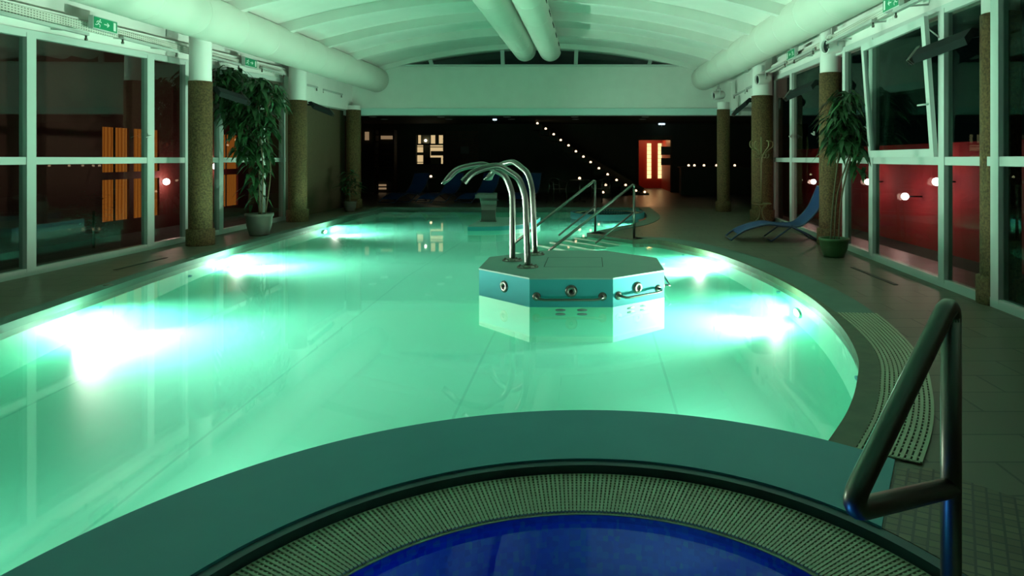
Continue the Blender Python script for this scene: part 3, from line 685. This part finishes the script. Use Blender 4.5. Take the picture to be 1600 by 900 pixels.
# ------------------------------------------------------------------ stair handrails into the pool
def stair_rail(px, py, ztop, bx, by, label, zm, mb):
    t = empty('handrail', (px, py, 0), label, 'handrail', 'steel handrails at the pool steps')
    m = MB().lathe((px, py, 0), [(.05, 0), (.05, .01), (.022, .012)], 18); m.tube([(px, py, 0), (px, py, ztop-.06)], .022, 14); m.build('post', M['steel'], t)
    d = Vector((bx-px, by-py, -.05-ztop)); a = Vector((px, py, ztop))
    MB().tube([(px, py, ztop-.08), (px, py, ztop-.03), a+d*.02, a+d*.06, a+d*1.10], .024, 14).build('top_rail', M['steel'], t)
    b = Vector((px, py, zm)); MB().tube([b, b+d*mb], .017, 12).build('middle_rail', M['steel'], t)
stair_rail(.735, 11.74, .96, -.62, 11.10, 'steel stair handrail with middle bar, the nearer of two', .47, .50)
stair_rail(.06, 12.80, 1.0, -1.30, 12.2, 'steel stair handrail with middle bar, the farther of two', .50, .50)

# foreground rail beside the whirlpool
t = empty('grab_rail', (1.02, 1.90, 0), 'thick steel rail bent in a sharp V beside the whirlpool', 'handrail')
def at(px, py, Y): return Vector(((px-925)/1050*Y, Y, 1.4-(py-248)/1050*Y))
c = at(1322, 800, 1.60); ua = at(1484, 478, 1.90); lb = at(1486, 762, 1.90)
def bend(a, c, b, r, n=8):
    d1 = (a-c).normalized(); d2 = (b-c).normalized(); p = c+d1*r; q = c+d2*r
    return [p*(1-t_)**2+c*2*t_*(1-t_)+q*t_**2 for t_ in [i/n for i in range(n+1)]]
P = [ua-(ua-c)*.06]+bend(ua, c, lb, .085)+[lb]
P = [Vector((lb.x+.0, lb.y, ua.z-.04))]+bend(Vector((lb.x, lb.y, ua.z-.1)), Vector((lb.x, lb.y, ua.z+.02)), c, .06)+P[1:]
MB().tube(P, .0275, 24).build('bent_tube', M['darksteel'], t)
m = MB().tube([(lb.x, lb.y, -.03), (lb.x, lb.y, ua.z-.03)], .0275, 22); m.lathe((lb.x, lb.y, -.028), [(.06, 0), (.06, .012), (.028, .014)], 22)
m.build('post', M['darksteel'], t); t.location  # base

# ------------------------------------------------------------------ round far whirlpool inside the bay
C2 = (.40, 17.4)
ft = empty('small_whirlpool', (C2[0], C2[1], -.4), 'round dark whirlpool set in the far bay of the pool', 'whirlpool')
def disc_ring(r0, r1, z0, z1): return MB().lathe((*C2, 0), [(r0, z0), (r0, z1), (r1, z1), (r1, z0)], 48)
disc_ring(.84, .93, -.4, .02).build('inner_wall', M['rubber'], ft)
disc_ring(.93, .96, -.4, .025).build('outer_wall', M['coping'], ft)
m = MB()
for i in range(64):
    a = 2*PI*i/64; m.bar((C2[0]+.70*math.cos(a), C2[1]+.70*math.sin(a), .0), (C2[0]+.84*math.cos(a), C2[1]+.84*math.sin(a), .0), .03, .02)
m.build('grating', M['grate'], ft)
MB().lathe((*C2, 0), [(.72, .0), (.70, -.3), (.0001, -.3)], 40).build('bowl', M['rubber'], ft)
MB().lathe((*C2, -.03), [(.70, 0), (.0001, 0)], 40).build('water', M['tubwater'], ft)

# ------------------------------------------------------------------ loungers
def make_lounger(loc, rz, label, group):
    t = empty('sun_lounger', loc, label, 'sun lounger', group)
    pr = cat_rom([(0, 0, .03), (.12, 0, .13), (.30, 0, .22), (.60, 0, .295), (.85, 0, .27), (1.10, 0, .265), (1.24, 0, .33), (1.42, 0, .52), (1.52, 0, .72), (1.60, 0, .92)], 5)
    tr = lambda p: Vector(loc)+Vector(p)
    for s_ in (-.32, .32): MB().tube([tr((p.x, s_, p.z)) for p in pr], .016, 10).build('side_rail', M['bluegrey'], t)
    q = [p for p in pr if p.x > .1]; n = len(q); vs = []
    for dz in (.006, -.006):
        for p in q: vs += [tr((p.x, -.305, p.z+dz-.0)), tr((p.x, .305, p.z+dz))]
    fs = [(2*i, 2*i+1, 2*i+3, 2*i+2) for i in range(n-1)]+[(2*n+2*i+1, 2*n+2*i, 2*n+2*i+2, 2*n+2*i+3) for i in range(n-1)]+[(0, 2*n, 2*n+1, 1), (2*n-2, 2*n-1, 4*n-1, 4*n-2)]
    MB().add(vs, fs, True).build('sling', M['blue'], t)
    for s_ in (-.335, .335):
        MB().tube([tr((1.02, s_, .28)), tr((.66, s_, .015))], .014, 8).build('leg', M['bluegrey'], t)
        MB().tube([tr((.98, s_, .28)), tr((1.30, s_, .12)), tr((1.46, s_, .015))], .014, 8).build('leg', M['bluegrey'], t)
    for x, z in ((.0, .03), (1.60, .92), (.66, .02), (1.46, .02)): MB().tube([tr((x, -.33, z)), tr((x, .33, z))], .013, 8).build('cross_bar', M['bluegrey'], t)
    t.rotation_euler.z = rz
    return t
L1 = make_lounger((2.36, 11.62, 0), math.radians(-3), 'blue sling sun lounger standing on the deck by the right column', 'blue sling sun loungers')
for i, (x, y, a, lab) in enumerate([(-6.42, 21.0, 62, 'blue sling lounger against the far wall, leftmost'), (-5.28, 21.0, 62, 'blue sling lounger against the far wall, second from the left'),
                                   (-4.05, 21.1, 64, 'blue sling lounger directly behind the blade waterfall'), (-2.35, 21.1, 78, 'blue sling lounger beside the metal cafe chairs')]):
    o = copy_tree(L1); o.location = (x, y, 0); o.rotation_euler.z = math.radians(a); o['label'] = lab

# ------------------------------------------------------------------ plants
def leaves(mb, c, r, n, L, droop=1.0, spread=.5):
    for _ in range(n):
        while True:
            p = Vector((random.uniform(-1, 1), random.uniform(-1, 1), random.uniform(-1, 1)))
            if p.length < 1: break
        p = Vector(c)+Vector((p.x*r[0], p.y*r[1], p.z*r[2])); a = random.uniform(0, 2*PI); l = L*random.uniform(.6, 1.2); w_ = l*random.uniform(.075, .11)
        h = Vector((math.cos(a), math.sin(a), 0)); sd = Vector((-h.y, h.x, 0)); d = (h*spread+Vector((0, 0, -droop*random.uniform(.5, 1.1)))).normalized(); d0 = (h+Vector((0, 0, .2))).normalized()
        p1 = p+d0*l*.25; p2 = p1+(d0*.4+d).normalized()*l*.35; p3 = p2+d*l*.45
        mb.add([p, p1+sd*w_, p1-sd*w_, p2+sd*w_*.9, p2-sd*w_*.9, p3], [(0, 1, 2), (1, 3, 4, 2), (3, 5, 4)], True)
def px(x, y, Y): return ((x-925)/1050*Y, Y, 1.4-(y-248)/1050*Y)
def pot(x, y, r, h, m_, t, belly=1.0):
    MB().lathe((x, y, 0), [(.0001, 0), (r*.68, 0), (r*.72, .03), (r*.9, h*.45), (r*.97*belly, h*.85), (r*1.04, h*.88), (r*1.04, h), (r*.93, h), (r*.9, h*.86)], 32).build('pot', m_, t)
    MB().lathe((x, y, 0), [(r*.9, h*.88), (.0001, h*.90)], 20).build('soil', M['soil'], t)
# big one on the left
Yp = 12.3; X0 = (405-925)/1050*Yp
t = empty('potted_plant', (X0, Yp, 0), 'very tall drooping plant in a grey pot by the left windows', 'plant')
pot(X0, Yp, .235, .40, M['potgrey'], t); m = MB()
stems = [(-.03, .05, 360, 120), (.05, -.03, 405, 140), (.0, .0, 395, 200), (.08, .05, 425, 150)]
for dx, dy, sx, sy in stems:
    e = px(sx, sy, Yp); m.tube(cat_rom([(X0+dx, Yp+dy, .34), (X0+dx*2, Yp+dy*2, 1.2), (X0*.6+e[0]*.4, Yp+dy, 2.1), e], 5), .013, 8)
m.build('stems', M['stem'], t); m = MB()
for bx_, by_, rx, ry, nn in [(360, 122, 24, 20, 110), (352, 150, 20, 16, 70), (365, 178, 18, 18, 60), (405, 138, 26, 18, 110), (395, 170, 20, 26, 90), (412, 190, 18, 28, 80), (430, 152, 10, 20, 40), (388, 225, 16, 28, 80), (402, 262, 10, 26, 50), (378, 200, 14, 22, 50), (396, 300, 7, 22, 18), (412, 235, 8, 18, 30)]:
    k = Yp/1050; leaves(m, px(bx_, by_, Yp), (rx*k, .28, ry*k), int(nn*1.2), .36)
m.build('foliage', M['leaf'], t)
# right one
Yp = 9.6; X0 = (1303-925)/1050*Yp
t = empty('potted_plant', (X0, Yp, 0), 'tall plant with bare stems in a green pot by the right column', 'plant')
pot(X0, Yp, .205, .27, M['potgreen'], t); m = MB()
for dx, dy, sx, sy in [(-.05, 0, 1318, 185), (.02, .04, 1332, 230), (.06, -.02, 1338, 215)]:
    e = px(sx, sy, Yp); m.tube(cat_rom([(X0+dx, Yp+dy, .22), (X0+dx+.05, Yp+dy, .9), e], 6), .012, 8)
m.build('stems', M['stem'], t); m = MB()
for bx_, by_, rx, ry, nn in [(1318, 160, 16, 20, 70), (1304, 190, 12, 20, 60), (1325, 200, 20, 28, 110), (1308, 225, 12, 14, 50), (1340, 225, 10, 22, 45), (1343, 262, 6, 12, 12)]:
    k = Yp/1050; leaves(m, px(bx_, by_, Yp), (rx*k, .22, ry*k), int(nn*1.3), .34)
m.build('foliage', M['leaf'], t)
# small one at the far left
Yp = 17.9; X0 = -6.45
t = empty('potted_plant', (X0, Yp, 0), 'small arching plant in a pale pot at the far left corner', 'plant')
pot(X0, Yp, .17, .26, M['potgrey'], t); m = MB(); leaves(m, (X0, Yp, .75), (.28, .25, .36), 120, .32, .5, .8); m.build('foliage', M['leaf'], t)
m = MB(); m.tube([(X0, Yp, .2), (X0, Yp, .9)], .02, 8); m.build('stems', M['stem'], t)

# ------------------------------------------------------------------ coat stand
cxs, cys = 3.62, 14.35
t = empty('coat_stand', (cxs, cys, 0), 'bentwood coat stand with curled hooks before the right column', 'coat stand')
MB().tube([(cxs, cys, .42), (cxs, cys, 1.86)], .018, 12).build('pole', M['wood'], t)
for k in range(4):
    a = PI/4*0+PI/2*k+.3; c_, s_ = math.cos(a), math.sin(a); R_ = lambda r, z: (cxs+r*c_, cys+r*s_, z)
    MB().tube(cat_rom([R_(.22, .45), R_(.11, .40), R_(.03, .30), R_(.07, .14), R_(.24, .01)], 6), .013, 8).build('leg', M['wood'], t)
    MB().tube(cat_rom([R_(.015, 1.32), R_(.05, 1.46), R_(.16, 1.58), R_(.27, 1.66), R_(.27, 1.76), R_(.20, 1.78)], 6), .012, 8).build('hook', M['wood'], t)
    MB().tube(cat_rom([R_(.02, 1.50), R_(.10, 1.42), R_(.17, 1.44), R_(.18, 1.50)], 5), .010, 8).build('lower_hook', M['wood'], t)
m = MB(); n = 24; m.tube([(cxs+.20*math.cos(2*PI*k/n), cys+.20*math.sin(2*PI*k/n), .44) for k in range(n+1)], .011, 8); m.build('umbrella_ring', M['wood'], t)

# ------------------------------------------------------------------ lobby beyond the beam
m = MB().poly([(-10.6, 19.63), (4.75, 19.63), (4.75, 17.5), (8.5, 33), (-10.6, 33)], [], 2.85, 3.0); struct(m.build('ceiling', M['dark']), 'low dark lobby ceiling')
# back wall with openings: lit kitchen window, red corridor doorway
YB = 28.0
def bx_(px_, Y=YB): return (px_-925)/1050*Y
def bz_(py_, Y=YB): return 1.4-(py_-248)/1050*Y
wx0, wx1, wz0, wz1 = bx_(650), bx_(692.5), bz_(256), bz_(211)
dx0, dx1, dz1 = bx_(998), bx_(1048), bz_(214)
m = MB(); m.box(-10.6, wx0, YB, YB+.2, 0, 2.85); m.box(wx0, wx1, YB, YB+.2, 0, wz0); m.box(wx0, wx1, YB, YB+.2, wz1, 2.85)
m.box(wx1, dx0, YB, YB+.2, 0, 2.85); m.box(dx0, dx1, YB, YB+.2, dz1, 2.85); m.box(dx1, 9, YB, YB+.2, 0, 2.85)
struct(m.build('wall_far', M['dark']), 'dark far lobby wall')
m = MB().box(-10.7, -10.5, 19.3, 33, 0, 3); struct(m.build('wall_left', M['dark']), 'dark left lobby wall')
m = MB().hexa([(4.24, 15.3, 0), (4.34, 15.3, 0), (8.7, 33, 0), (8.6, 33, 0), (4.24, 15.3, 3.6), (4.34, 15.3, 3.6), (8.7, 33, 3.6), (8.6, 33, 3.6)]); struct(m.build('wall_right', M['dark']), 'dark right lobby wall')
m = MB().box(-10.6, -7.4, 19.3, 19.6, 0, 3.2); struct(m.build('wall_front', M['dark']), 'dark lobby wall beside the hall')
# plank cladding beside the lit window
t = empty('plank_cladding', (bx_(716), YB-.05, bz_(300)), 'dark brown horizontal planks around the lit far window', 'cladding')
m = MB(); z = bz_(272)
while z < bz_(206):
    m.box(bx_(692.5), bx_(748), YB-.05, YB-.005, z, z+.115); 
    if z+.12 < wz0: m.box(wx0-.05, bx_(692.5), YB-.05, YB-.005, z, z+.115)
    z += .14
m.build('planks', M['darkwood'], t)
m = MB().box(bx_(720), bx_(733), YB-.065, YB-.05, bz_(240), bz_(229)); m.build('notice', mat('grey_notice', (.12, .14, .13), .6), t)
# lit window: bright room behind, dark uprights and rails
t = empty('window_6', ((wx0+wx1)/2, YB, wz0)); struct(t, 'small lit window in the far wall with shelves')
E1 = emat('lit_cream', (1, .72, .36), .62)
MB().box(wx0, wx1, YB+.22, YB+.25, wz0, wz1).build('lit_backdrop', E1, t)
OS = mat('olive_shelf', (.10, .085, .035), .7)
for a, b, c_, d_ in [(650, 652, 211, 225), (656.5, 672, 211, 225), (679, 684.5, 211, 225), (650, 693, 224.3, 226.8), (650, 661, 228.6, 229.6), (671, 693, 229, 230.3), (650, 660, 238, 242.5), (672, 693, 236, 243), (650, 660, 253, 254), (660, 671, 224, 256), (660, 688, 246, 256)]:
    MB().box(bx_(a), bx_(b), YB+.12, YB+.16, bz_(d_), bz_(c_)).build('shelf_divider', OS, t)
MB().sphere((bx_(664.5), YB+.05, bz_(219.5)), .055, 10).build('small_bulb', emat('bulb', (1, .97, .85), 6), t)
# left shelf rack
t = empty('slatted_rack', (bx_(604, 27), 27, 0), 'tall dark slatted rack near the far left corner of the lobby', 'rack')
for a in (588, 617): MB().box(bx_(a, 27)-.03, bx_(a, 27)+.03, 26.8, 27.2, 0, 2.55).build('upright', M['darkwood'], t)
for k in range(9): MB().box(bx_(588, 27), bx_(617, 27), 26.8, 27.2, .25+k*.26, .29+k*.26).build('shelf', mat('rack_board', (.07, .03, .018), .6) if k == 0 else bpy.data.materials['rack_board'], t)
EW = emat('dim_window', (1, .66, .36), .22)
for (a, b, c_, d_, lab) in ((595, 615, 212, 217.5, 'dim lit slot above the slatted rack'), (588, 603, 288, 296, 'dim lit slot low behind the slatted rack'), (570, 576, 206, 219, 'narrow dim lit slot at the far left')):
    m = MB().box(bx_(a, 27.9), bx_(b, 27.9), 27.9, 27.96, bz_(d_, 27.9), bz_(c_, 27.9)); o = m.build('lit_slot', EW); tag(o, lab, 'lit window')
# corridor behind the doorway
RD = mat('red_wall', (.30, .02, .012), .5)
t = empty('wall_corridor', ((dx0+dx1)/2, YB+.2, 0)); struct(t, 'red corridor seen through the far doorway')
cz = bz_(217)
for q in ((dx0-.5, dx0-.02, YB+.2, 32), (dx1+.02, dx1+.5, YB+.2, 32), (dx0-.5, dx1+.5, 32, 32.2)): MB().box(*q, 0, 2.8).build('red_panel', RD, t)
MB().box(dx0-.5, dx1+.5, YB+.2, 32, 2.62, 2.75).build('corridor_ceiling', M['white'], t)
ES = emat('light_strip', (1, .70, .30), 1.5)
Yc = 31.95
for a, b in ((1011, 1017.5), (1028, 1034.5), (1045, 1051)):
    m = MB().box(bx_(a, Yc), bx_(b, Yc), Yc-.03, Yc+.02, bz_(279, Yc), bz_(224, Yc)); o = m.build('light_panel', ES, t)
    m = MB()
    for k in range(9): z = bz_(279, Yc)+k*.19; m.box(bx_(a, Yc), bx_(b, Yc), Yc-.04, Yc-.03, z, z+.012)
    m.build('panel_bars', RD, o)
NG = mat('notice_grey', (.10, .08, .07), .6)
for a, b in ((242, 229), (258, 247)): MB().box(bx_(1033), bx_(1048)+.01, YB-.02, YB+.02, bz_(a), bz_(b)).build('door_notice', NG, t)
m = MB().box(dx0-.06, dx0, YB-.05, YB+.2, 0, dz1+.06); m.box(dx1, dx1+.06, YB-.05, YB+.2, 0, dz1+.06); m.box(dx0, dx1, YB-.05, YB+.2, dz1, dz1+.06); m.box(dx0, dx1, YB, YB+.1, bz_(219), dz1); m.build('door_frame', M['darkwood'], t)
ld = bpy.data.lights.new('corridor_lamp', 'POINT'); ld.energy = 26; ld.color = (1, .5, .2); ld.shadow_soft_size = .15
lo = bpy.data.objects.new('corridor_lamp', ld); COL.objects.link(lo); lo.location = ((dx0+dx1)/2, 30.6, 2.35)
# illuminated emergency signs on the lobby ceiling
ESG = emat('sign_light', (.62, .85, 1), 3)
for a, b, y, Y, lab in ((770, 776, 187, 24.5, 'tiny glowing emergency sign under the lobby ceiling, left'), (1029, 1039, 194, 27.5, 'small glowing emergency sign above the red doorway')):
    t = empty('emergency_sign', (bx_((a+b)/2, Y), Y, 2.85), lab, 'sign')
    MB().box(bx_(a, Y), bx_(b, Y), Y, Y+.02, bz_(y+1, Y), bz_(y-1.2, Y)).build('glowing_panel', ESG, t)
    MB().box(bx_((a+b)/2, Y)-.012, bx_((a+b)/2, Y)+.012, Y, Y+.02, bz_(y+4, Y), 2.86).build('hanger', M['clip'], t)
# downlights
proto = None; o = None
for x in (-7.6, -5.24, -2.95, -.6, 1.85):
    for y in (21.6, 23.3, 24.6):
        if proto is None:
            proto = empty('downlight', (x, y, 2.85), 'unlit round white downlight in the low lobby ceiling', 'downlight', 'downlights in the lobby ceiling')
            MB().lathe((x, y, 2.85), [(.13, 0), (.13, -.012), (.10, -.016), (.09, .02)], 20).build('trim_ring', M['white'], proto)
            MB().lathe((x, y, 2.85), [(.09, -.006), (.0001, -.006)], 20).build('reflector', M['clip'], proto)
        else: o = copy_tree(proto); o.location = (x, y, 2.85)
        o = o if (x, y) != (-7.6, 21.6) else proto
        o['label'] = 'unlit round downlight in the low lobby ceiling, %s row, %s column' % ({21.6: 'nearest', 23.3: 'middle', 24.6: 'farthest'}[y], {-7.6: 'leftmost', -5.24: 'second from left', -2.95: 'middle', -.6: 'second from right', 1.85: 'rightmost'}[x])

# stairs with tea lights
def tea(p, label, group, s_=1, col=(1, .72, .40)):
    t = empty('tea_light', p, label, 'tea light', group)
    MB().lathe(p, [(.0001, 0), (.032*s_, 0), (.036*s_, .012), (.036*s_, .02)], 14).build('holder', M['clip'], t)
    MB().sphere((p[0], p[1], p[2]+.05*s_), .046*s_, 12).build('glowing_glass', TG, t)
    return t
TG = emat('tea_glow', (1, .70, .42), 2.6)
YS = 26.0
pts = [(408, 130), (461, 164), (512, 200), (557, 237), (607, 271), (654, 309), (702, 343), (748, 378), (801, 417), (857, 456), (914, 492), (972, 524), (1038, 560), (1094, 588)]
t = empty('staircase', (bx_(930, YS), YS, 0), 'dark staircase rising to the left with tea lights on its steps', 'staircase')
first = None
for i, (a, b) in enumerate(pts):
    p_ = 740+a/4.091; q_ = 160+b/4.091; x = bx_(p_, YS); z = max(.06, bz_(q_, YS)-.075)
    MB().box(x-.20, x+.16, YS-.1, YS+1.0, max(z-.20, 0), z-.001).build('step', M['dark'], t)
    lab = 'glowing tea light on the dark stairs, '+('topmost', 'second from the top', 'third from the top', 'fourth from the top', 'fifth from the top', 'sixth from the top', 'seventh from the top', 'seventh from the bottom', 'sixth from the bottom', 'fifth from the bottom', 'fourth from the bottom', 'third from the bottom', 'second from the bottom', 'lowest')[i]
    if first is None: first = tea((x, YS, z), lab, 'tea lights on the stairs')
    else: o = copy_tree(first); o.location = (x, YS, z); o['label'] = lab
A = (bx_(840, YS), bz_(192, YS)); B = (bx_(1007, YS), .1)
m = MB(); m.bar((A[0], YS+1.02, A[1]-.32), (B[0], YS+1.02, B[1]-.02), .04, .30); m.build('stringer', M['darkwood'], t)
# bar counter with tea lights
t = empty('bar_counter', (5, 26.2, 0), 'dark bar counter carrying a row of tea lights', 'counter')
MB().box(3.45, 6.4, 26.0, 26.6, 0, 1.05).build('front', M['dark'], t); MB().box(3.4, 6.5, 25.9, 26.7, 1.05, 1.09).build('top', M['darkwood'], t)
for a, pl_ in ((1076, 'leftmost'), (1085, 'second from left'), (1100, 'middle one'), (1119.5, 'second from right'), (1148, 'rightmost')): o = copy_tree(first); o.location = (bx_(a, YS), YS, 1.09); o['group'] = 'tea lights on the bar'; o['label'] = 'glowing tea light on the dark bar counter, '+pl_
# tables, cafe chairs
def table(x, y, label, r=.32, h=.72):
    t = empty('cafe_table', (x, y, 0), label, 'table')
    MB().lathe((x, y, 0), [(.0001, h-.02), (r, h-.02), (r, h), (.0001, h)], 28).build('table_top', M['darksteel'], t)
    MB().tube([(x, y, .03), (x, y, h-.02)], .022, 12).build('pole', M['steel'], t)
    m = MB()
    for k in range(4): a = PI/4+PI/2*k; m.bar((x, y, .05), (x+.26*math.cos(a), y+.26*math.sin(a), .015), .03, .025)
    m.build('foot', M['darksteel'], t)
table(-.40, 21.7, 'round metal cafe table with a tea light beside the metal chairs')
table(-5.85, 23.9, 'small round table with a tea light between the blue loungers', .28)
o = copy_tree(first); o.location = (-.40, 21.6, .72); o['label'] = 'tea light on the round metal cafe table'; o['group'] = 'tea lights on tables'
o = copy_tree(first); o.location = (-5.73, 23.9, .72); o['label'] = 'tea light on the small table behind the loungers'; o['group'] = 'tea lights on tables'
def cafe_chair(x, y, rz, label):
    t = empty('cafe_chair', (x, y, 0), label, 'chair', 'metal cafe chairs'); L = Vector((x, y, 0)); q = lambda a, b, c_: L+Vector((a, b, c_))
    MB().box(x-.2, x+.2, y-.2, y+.2, .44, .455).build('seat', M['darksteel'], t)
    MB().tube(cat_rom([q(-.24, -.22, .66), q(-.25, .05, .68), q(-.17, .22, .74), q(0, .27, .78), q(.17, .22, .74), q(.25, .05, .68), q(.24, -.22, .66)], 6), .013, 8).build('arm_back_rail', M['steel'], t)
    MB().tube(cat_rom([q(-.17, .2, .56), q(0, .25, .58), q(.17, .2, .56)], 6), .01, 8).build('back_rail', M['steel'], t)
    for sx in (-1, 1):
        MB().tube([q(.24*sx, -.22, .66), q(.21*sx, -.2, .44), q(.24*sx, -.24, .005)], .012, 8).build('leg', M['steel'], t)
        MB().tube([q(.17*sx, .22, .74), q(.18*sx, .2, .44), q(.24*sx, .28, .005)], .012, 8).build('leg', M['steel'], t)
    t.rotation_euler.z = rz; return t
c1 = cafe_chair(-1.10, 21.2, .5, 'metal cafe chair left of the cafe table')
o = copy_tree(c1); o.location = (.30, 21.4, 0); o.rotation_euler.z = -.8; o['label'] = 'metal cafe chair right of the cafe table'
# low candles right of the table
t = MB().box(.30, .62, 23.9, 24.2, 0, .15).build('candle_plinth', M['dark'], loc=(.45, 24, 0)); tag(t, 'low dark block carrying a tea light by the stairs', 'block')
o = copy_tree(first); o.location = (.395, 24.0, .15); o['label'] = 'orange tea light low at the foot of the stairs'; o['group'] = 'tea lights near the stairs foot'
t = MB().box(.38, .66, 24.3, 24.6, 0, .40).build('candle_plinth', M['dark'], loc=(.5, 24.4, 0)); tag(t, 'taller dark block carrying a tea light by the stairs', 'block')
o = copy_tree(first); o.location = (.50, 24.4, .40); o['label'] = 'tea light on the taller dark block by the stairs'; o['group'] = 'tea lights near the stairs foot'

# ------------------------------------------------------------------ outside
gm = mat('night_ground', (.02, .025, .02), .9, color2=(.03, .035, .025), scale=3)
m = MB().box(-30, -7.4, -6, 30, -.3, -.14); m.box(4.75, 24, -6, 26, -.3, -.14); struct(m.build('floor', gm), 'dark ground outside the windows')
# left: neighbouring wing with orange curtained windows
XW = -9.6
def lx(p_): return -XW*0 + XW*1050/(p_-925)     # y where px p_ hits x = XW
nb_ = empty('neighbour_wing', (XW, 13, -.14), 'dark neighbouring wing with orange curtained windows outside left', 'building')
wins = [(lx(160), lx(202)), (lx(209), lx(249))]; wins2 = [(lx(338), lx(372))]
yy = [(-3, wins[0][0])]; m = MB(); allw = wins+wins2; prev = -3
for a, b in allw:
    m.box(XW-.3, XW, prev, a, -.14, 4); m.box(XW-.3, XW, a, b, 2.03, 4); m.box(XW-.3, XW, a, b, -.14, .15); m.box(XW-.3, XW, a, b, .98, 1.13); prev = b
m.box(XW-.3, XW, prev, 30, -.14, 4); m.build('wall', mat('dull_red_glow_tint', (.16, .028, .022), .8), nb_)  # red tint stands in for the glow round the globe lamps
def curtain():
    m = bpy.data.materials.new('lit_curtain'); m.use_nodes = True; nt = m.node_tree; nt.nodes.clear()
    o = nt.nodes.new('ShaderNodeOutputMaterial'); e = nt.nodes.new('ShaderNodeEmission'); tc = nt.nodes.new('ShaderNodeTexCoord'); wv = nt.nodes.new('ShaderNodeTexWave')
    wv.bands_direction = 'Y'; wv.inputs['Scale'].default_value = 3.2; wv.inputs['Distortion'].default_value = 1.2
    r = nt.nodes.new('ShaderNodeValToRGB'); r.color_ramp.elements[0].color = (.19, .045, .006, 1); r.color_ramp.elements[1].color = (.34, .10, .014, 1)
    nt.links.new(tc.outputs['Object'], wv.inputs['Vector']); nt.links.new(wv.outputs['Fac'], r.inputs[0]); nt.links.new(r.outputs[0], e.inputs[0]); nt.links.new(e.outputs[0], o.inputs[0]); return m
CU = curtain()
for a, b in allw:
    o = MB().box(XW-.08, XW-.05, a, b, .15, 2.03).build('lit_curtain', CU, nb_)
    MB().box(XW-.05, XW-.03, (a+b)/2-.02, (a+b)/2+.02, .15, 2.03).build('glazing_bar', M['dark'], nb_)
def globe(x, y, z, sgn, label, r=.055, p=3.0, wallx=None):
    t = empty('globe_lamp', (x, y, z), label, 'lamp', 'white globe lamps outside the windows')
    MB().sphere((x, y, z), r, 18).build('glowing_globe', emat('globe_glow', (1, .86, .84), 18), t)
    MB().tube([(x-sgn*-.0, y, z), (wallx+sgn*.03, y, z)], .012, 8).build('wall_arm', M['black'], t)
    ld = bpy.data.lights.new('red_halo_light', 'POINT'); ld.energy = p; ld.color = (1, .42, .38); ld.shadow_soft_size = r  # red light added to throw a halo on the wall behind
    lo = bpy.data.objects.new('red_halo_light', ld); COL.objects.link(lo); lo.parent = t; lo.location = (-sgn*(r+.03), 0, 0)
gy = lambda p_, x: x*1050/(p_-925)
gz = lambda q_, y: 1.4-(q_-248)/1050*y
for p_, q_, lab in ((260, 284, 'glowing white globe lamp seen through the left front window'), (336, 260, 'glowing white globe lamp just right of the near left column')):
    x = -9.5; y = gy(p_, x); globe(x, y, gz(q_, y), -1, lab, .07, 14, XW)
XR2 = 5.75
o = MB().box(XR2, XR2+.2, 3, 20.9, -.14, 1.66); o = o.build('red_glow_wall', mat('red_glow_paint', (.40, .022, .03), .8), loc=(XR2, 11, -.14)); tag(o, 'added red wall standing in for the red glow outside the right windows', 'wall')  # added wall; its red colour stands in for the red glow
for p_, q_, lab in ((1356, 284, 'glowing white globe lamp outside the right front window, left of three'), (1463, 284, 'glowing white globe lamp outside the right front window, right of three'),
                    (1414, 307, 'glowing white globe lamp outside the right front window, lowest of three'), (1271, 284, 'glowing white globe lamp behind the lounger, left of the right column')):
    x = 5.45; y = gy(p_, x); globe(x, y, gz(q_, y), 1, lab, .062, 14, XR2)
# garden shrub outside left
t = empty('shrub', (-8.6, 11.6, -.14), 'small dark shrub outside the left front window', 'shrub')
m = MB(); leaves(m, (-8.6, 11.6, .45), (.35, .35, .45), 260, .12, .2, 1); m.build('foliage', M['leaf'], t)
m = MB(); m.tube([(-8.6, 11.6, -.14), (-8.6, 11.6, .5)], .02, 8); m.build('stems', M['stem'], t)
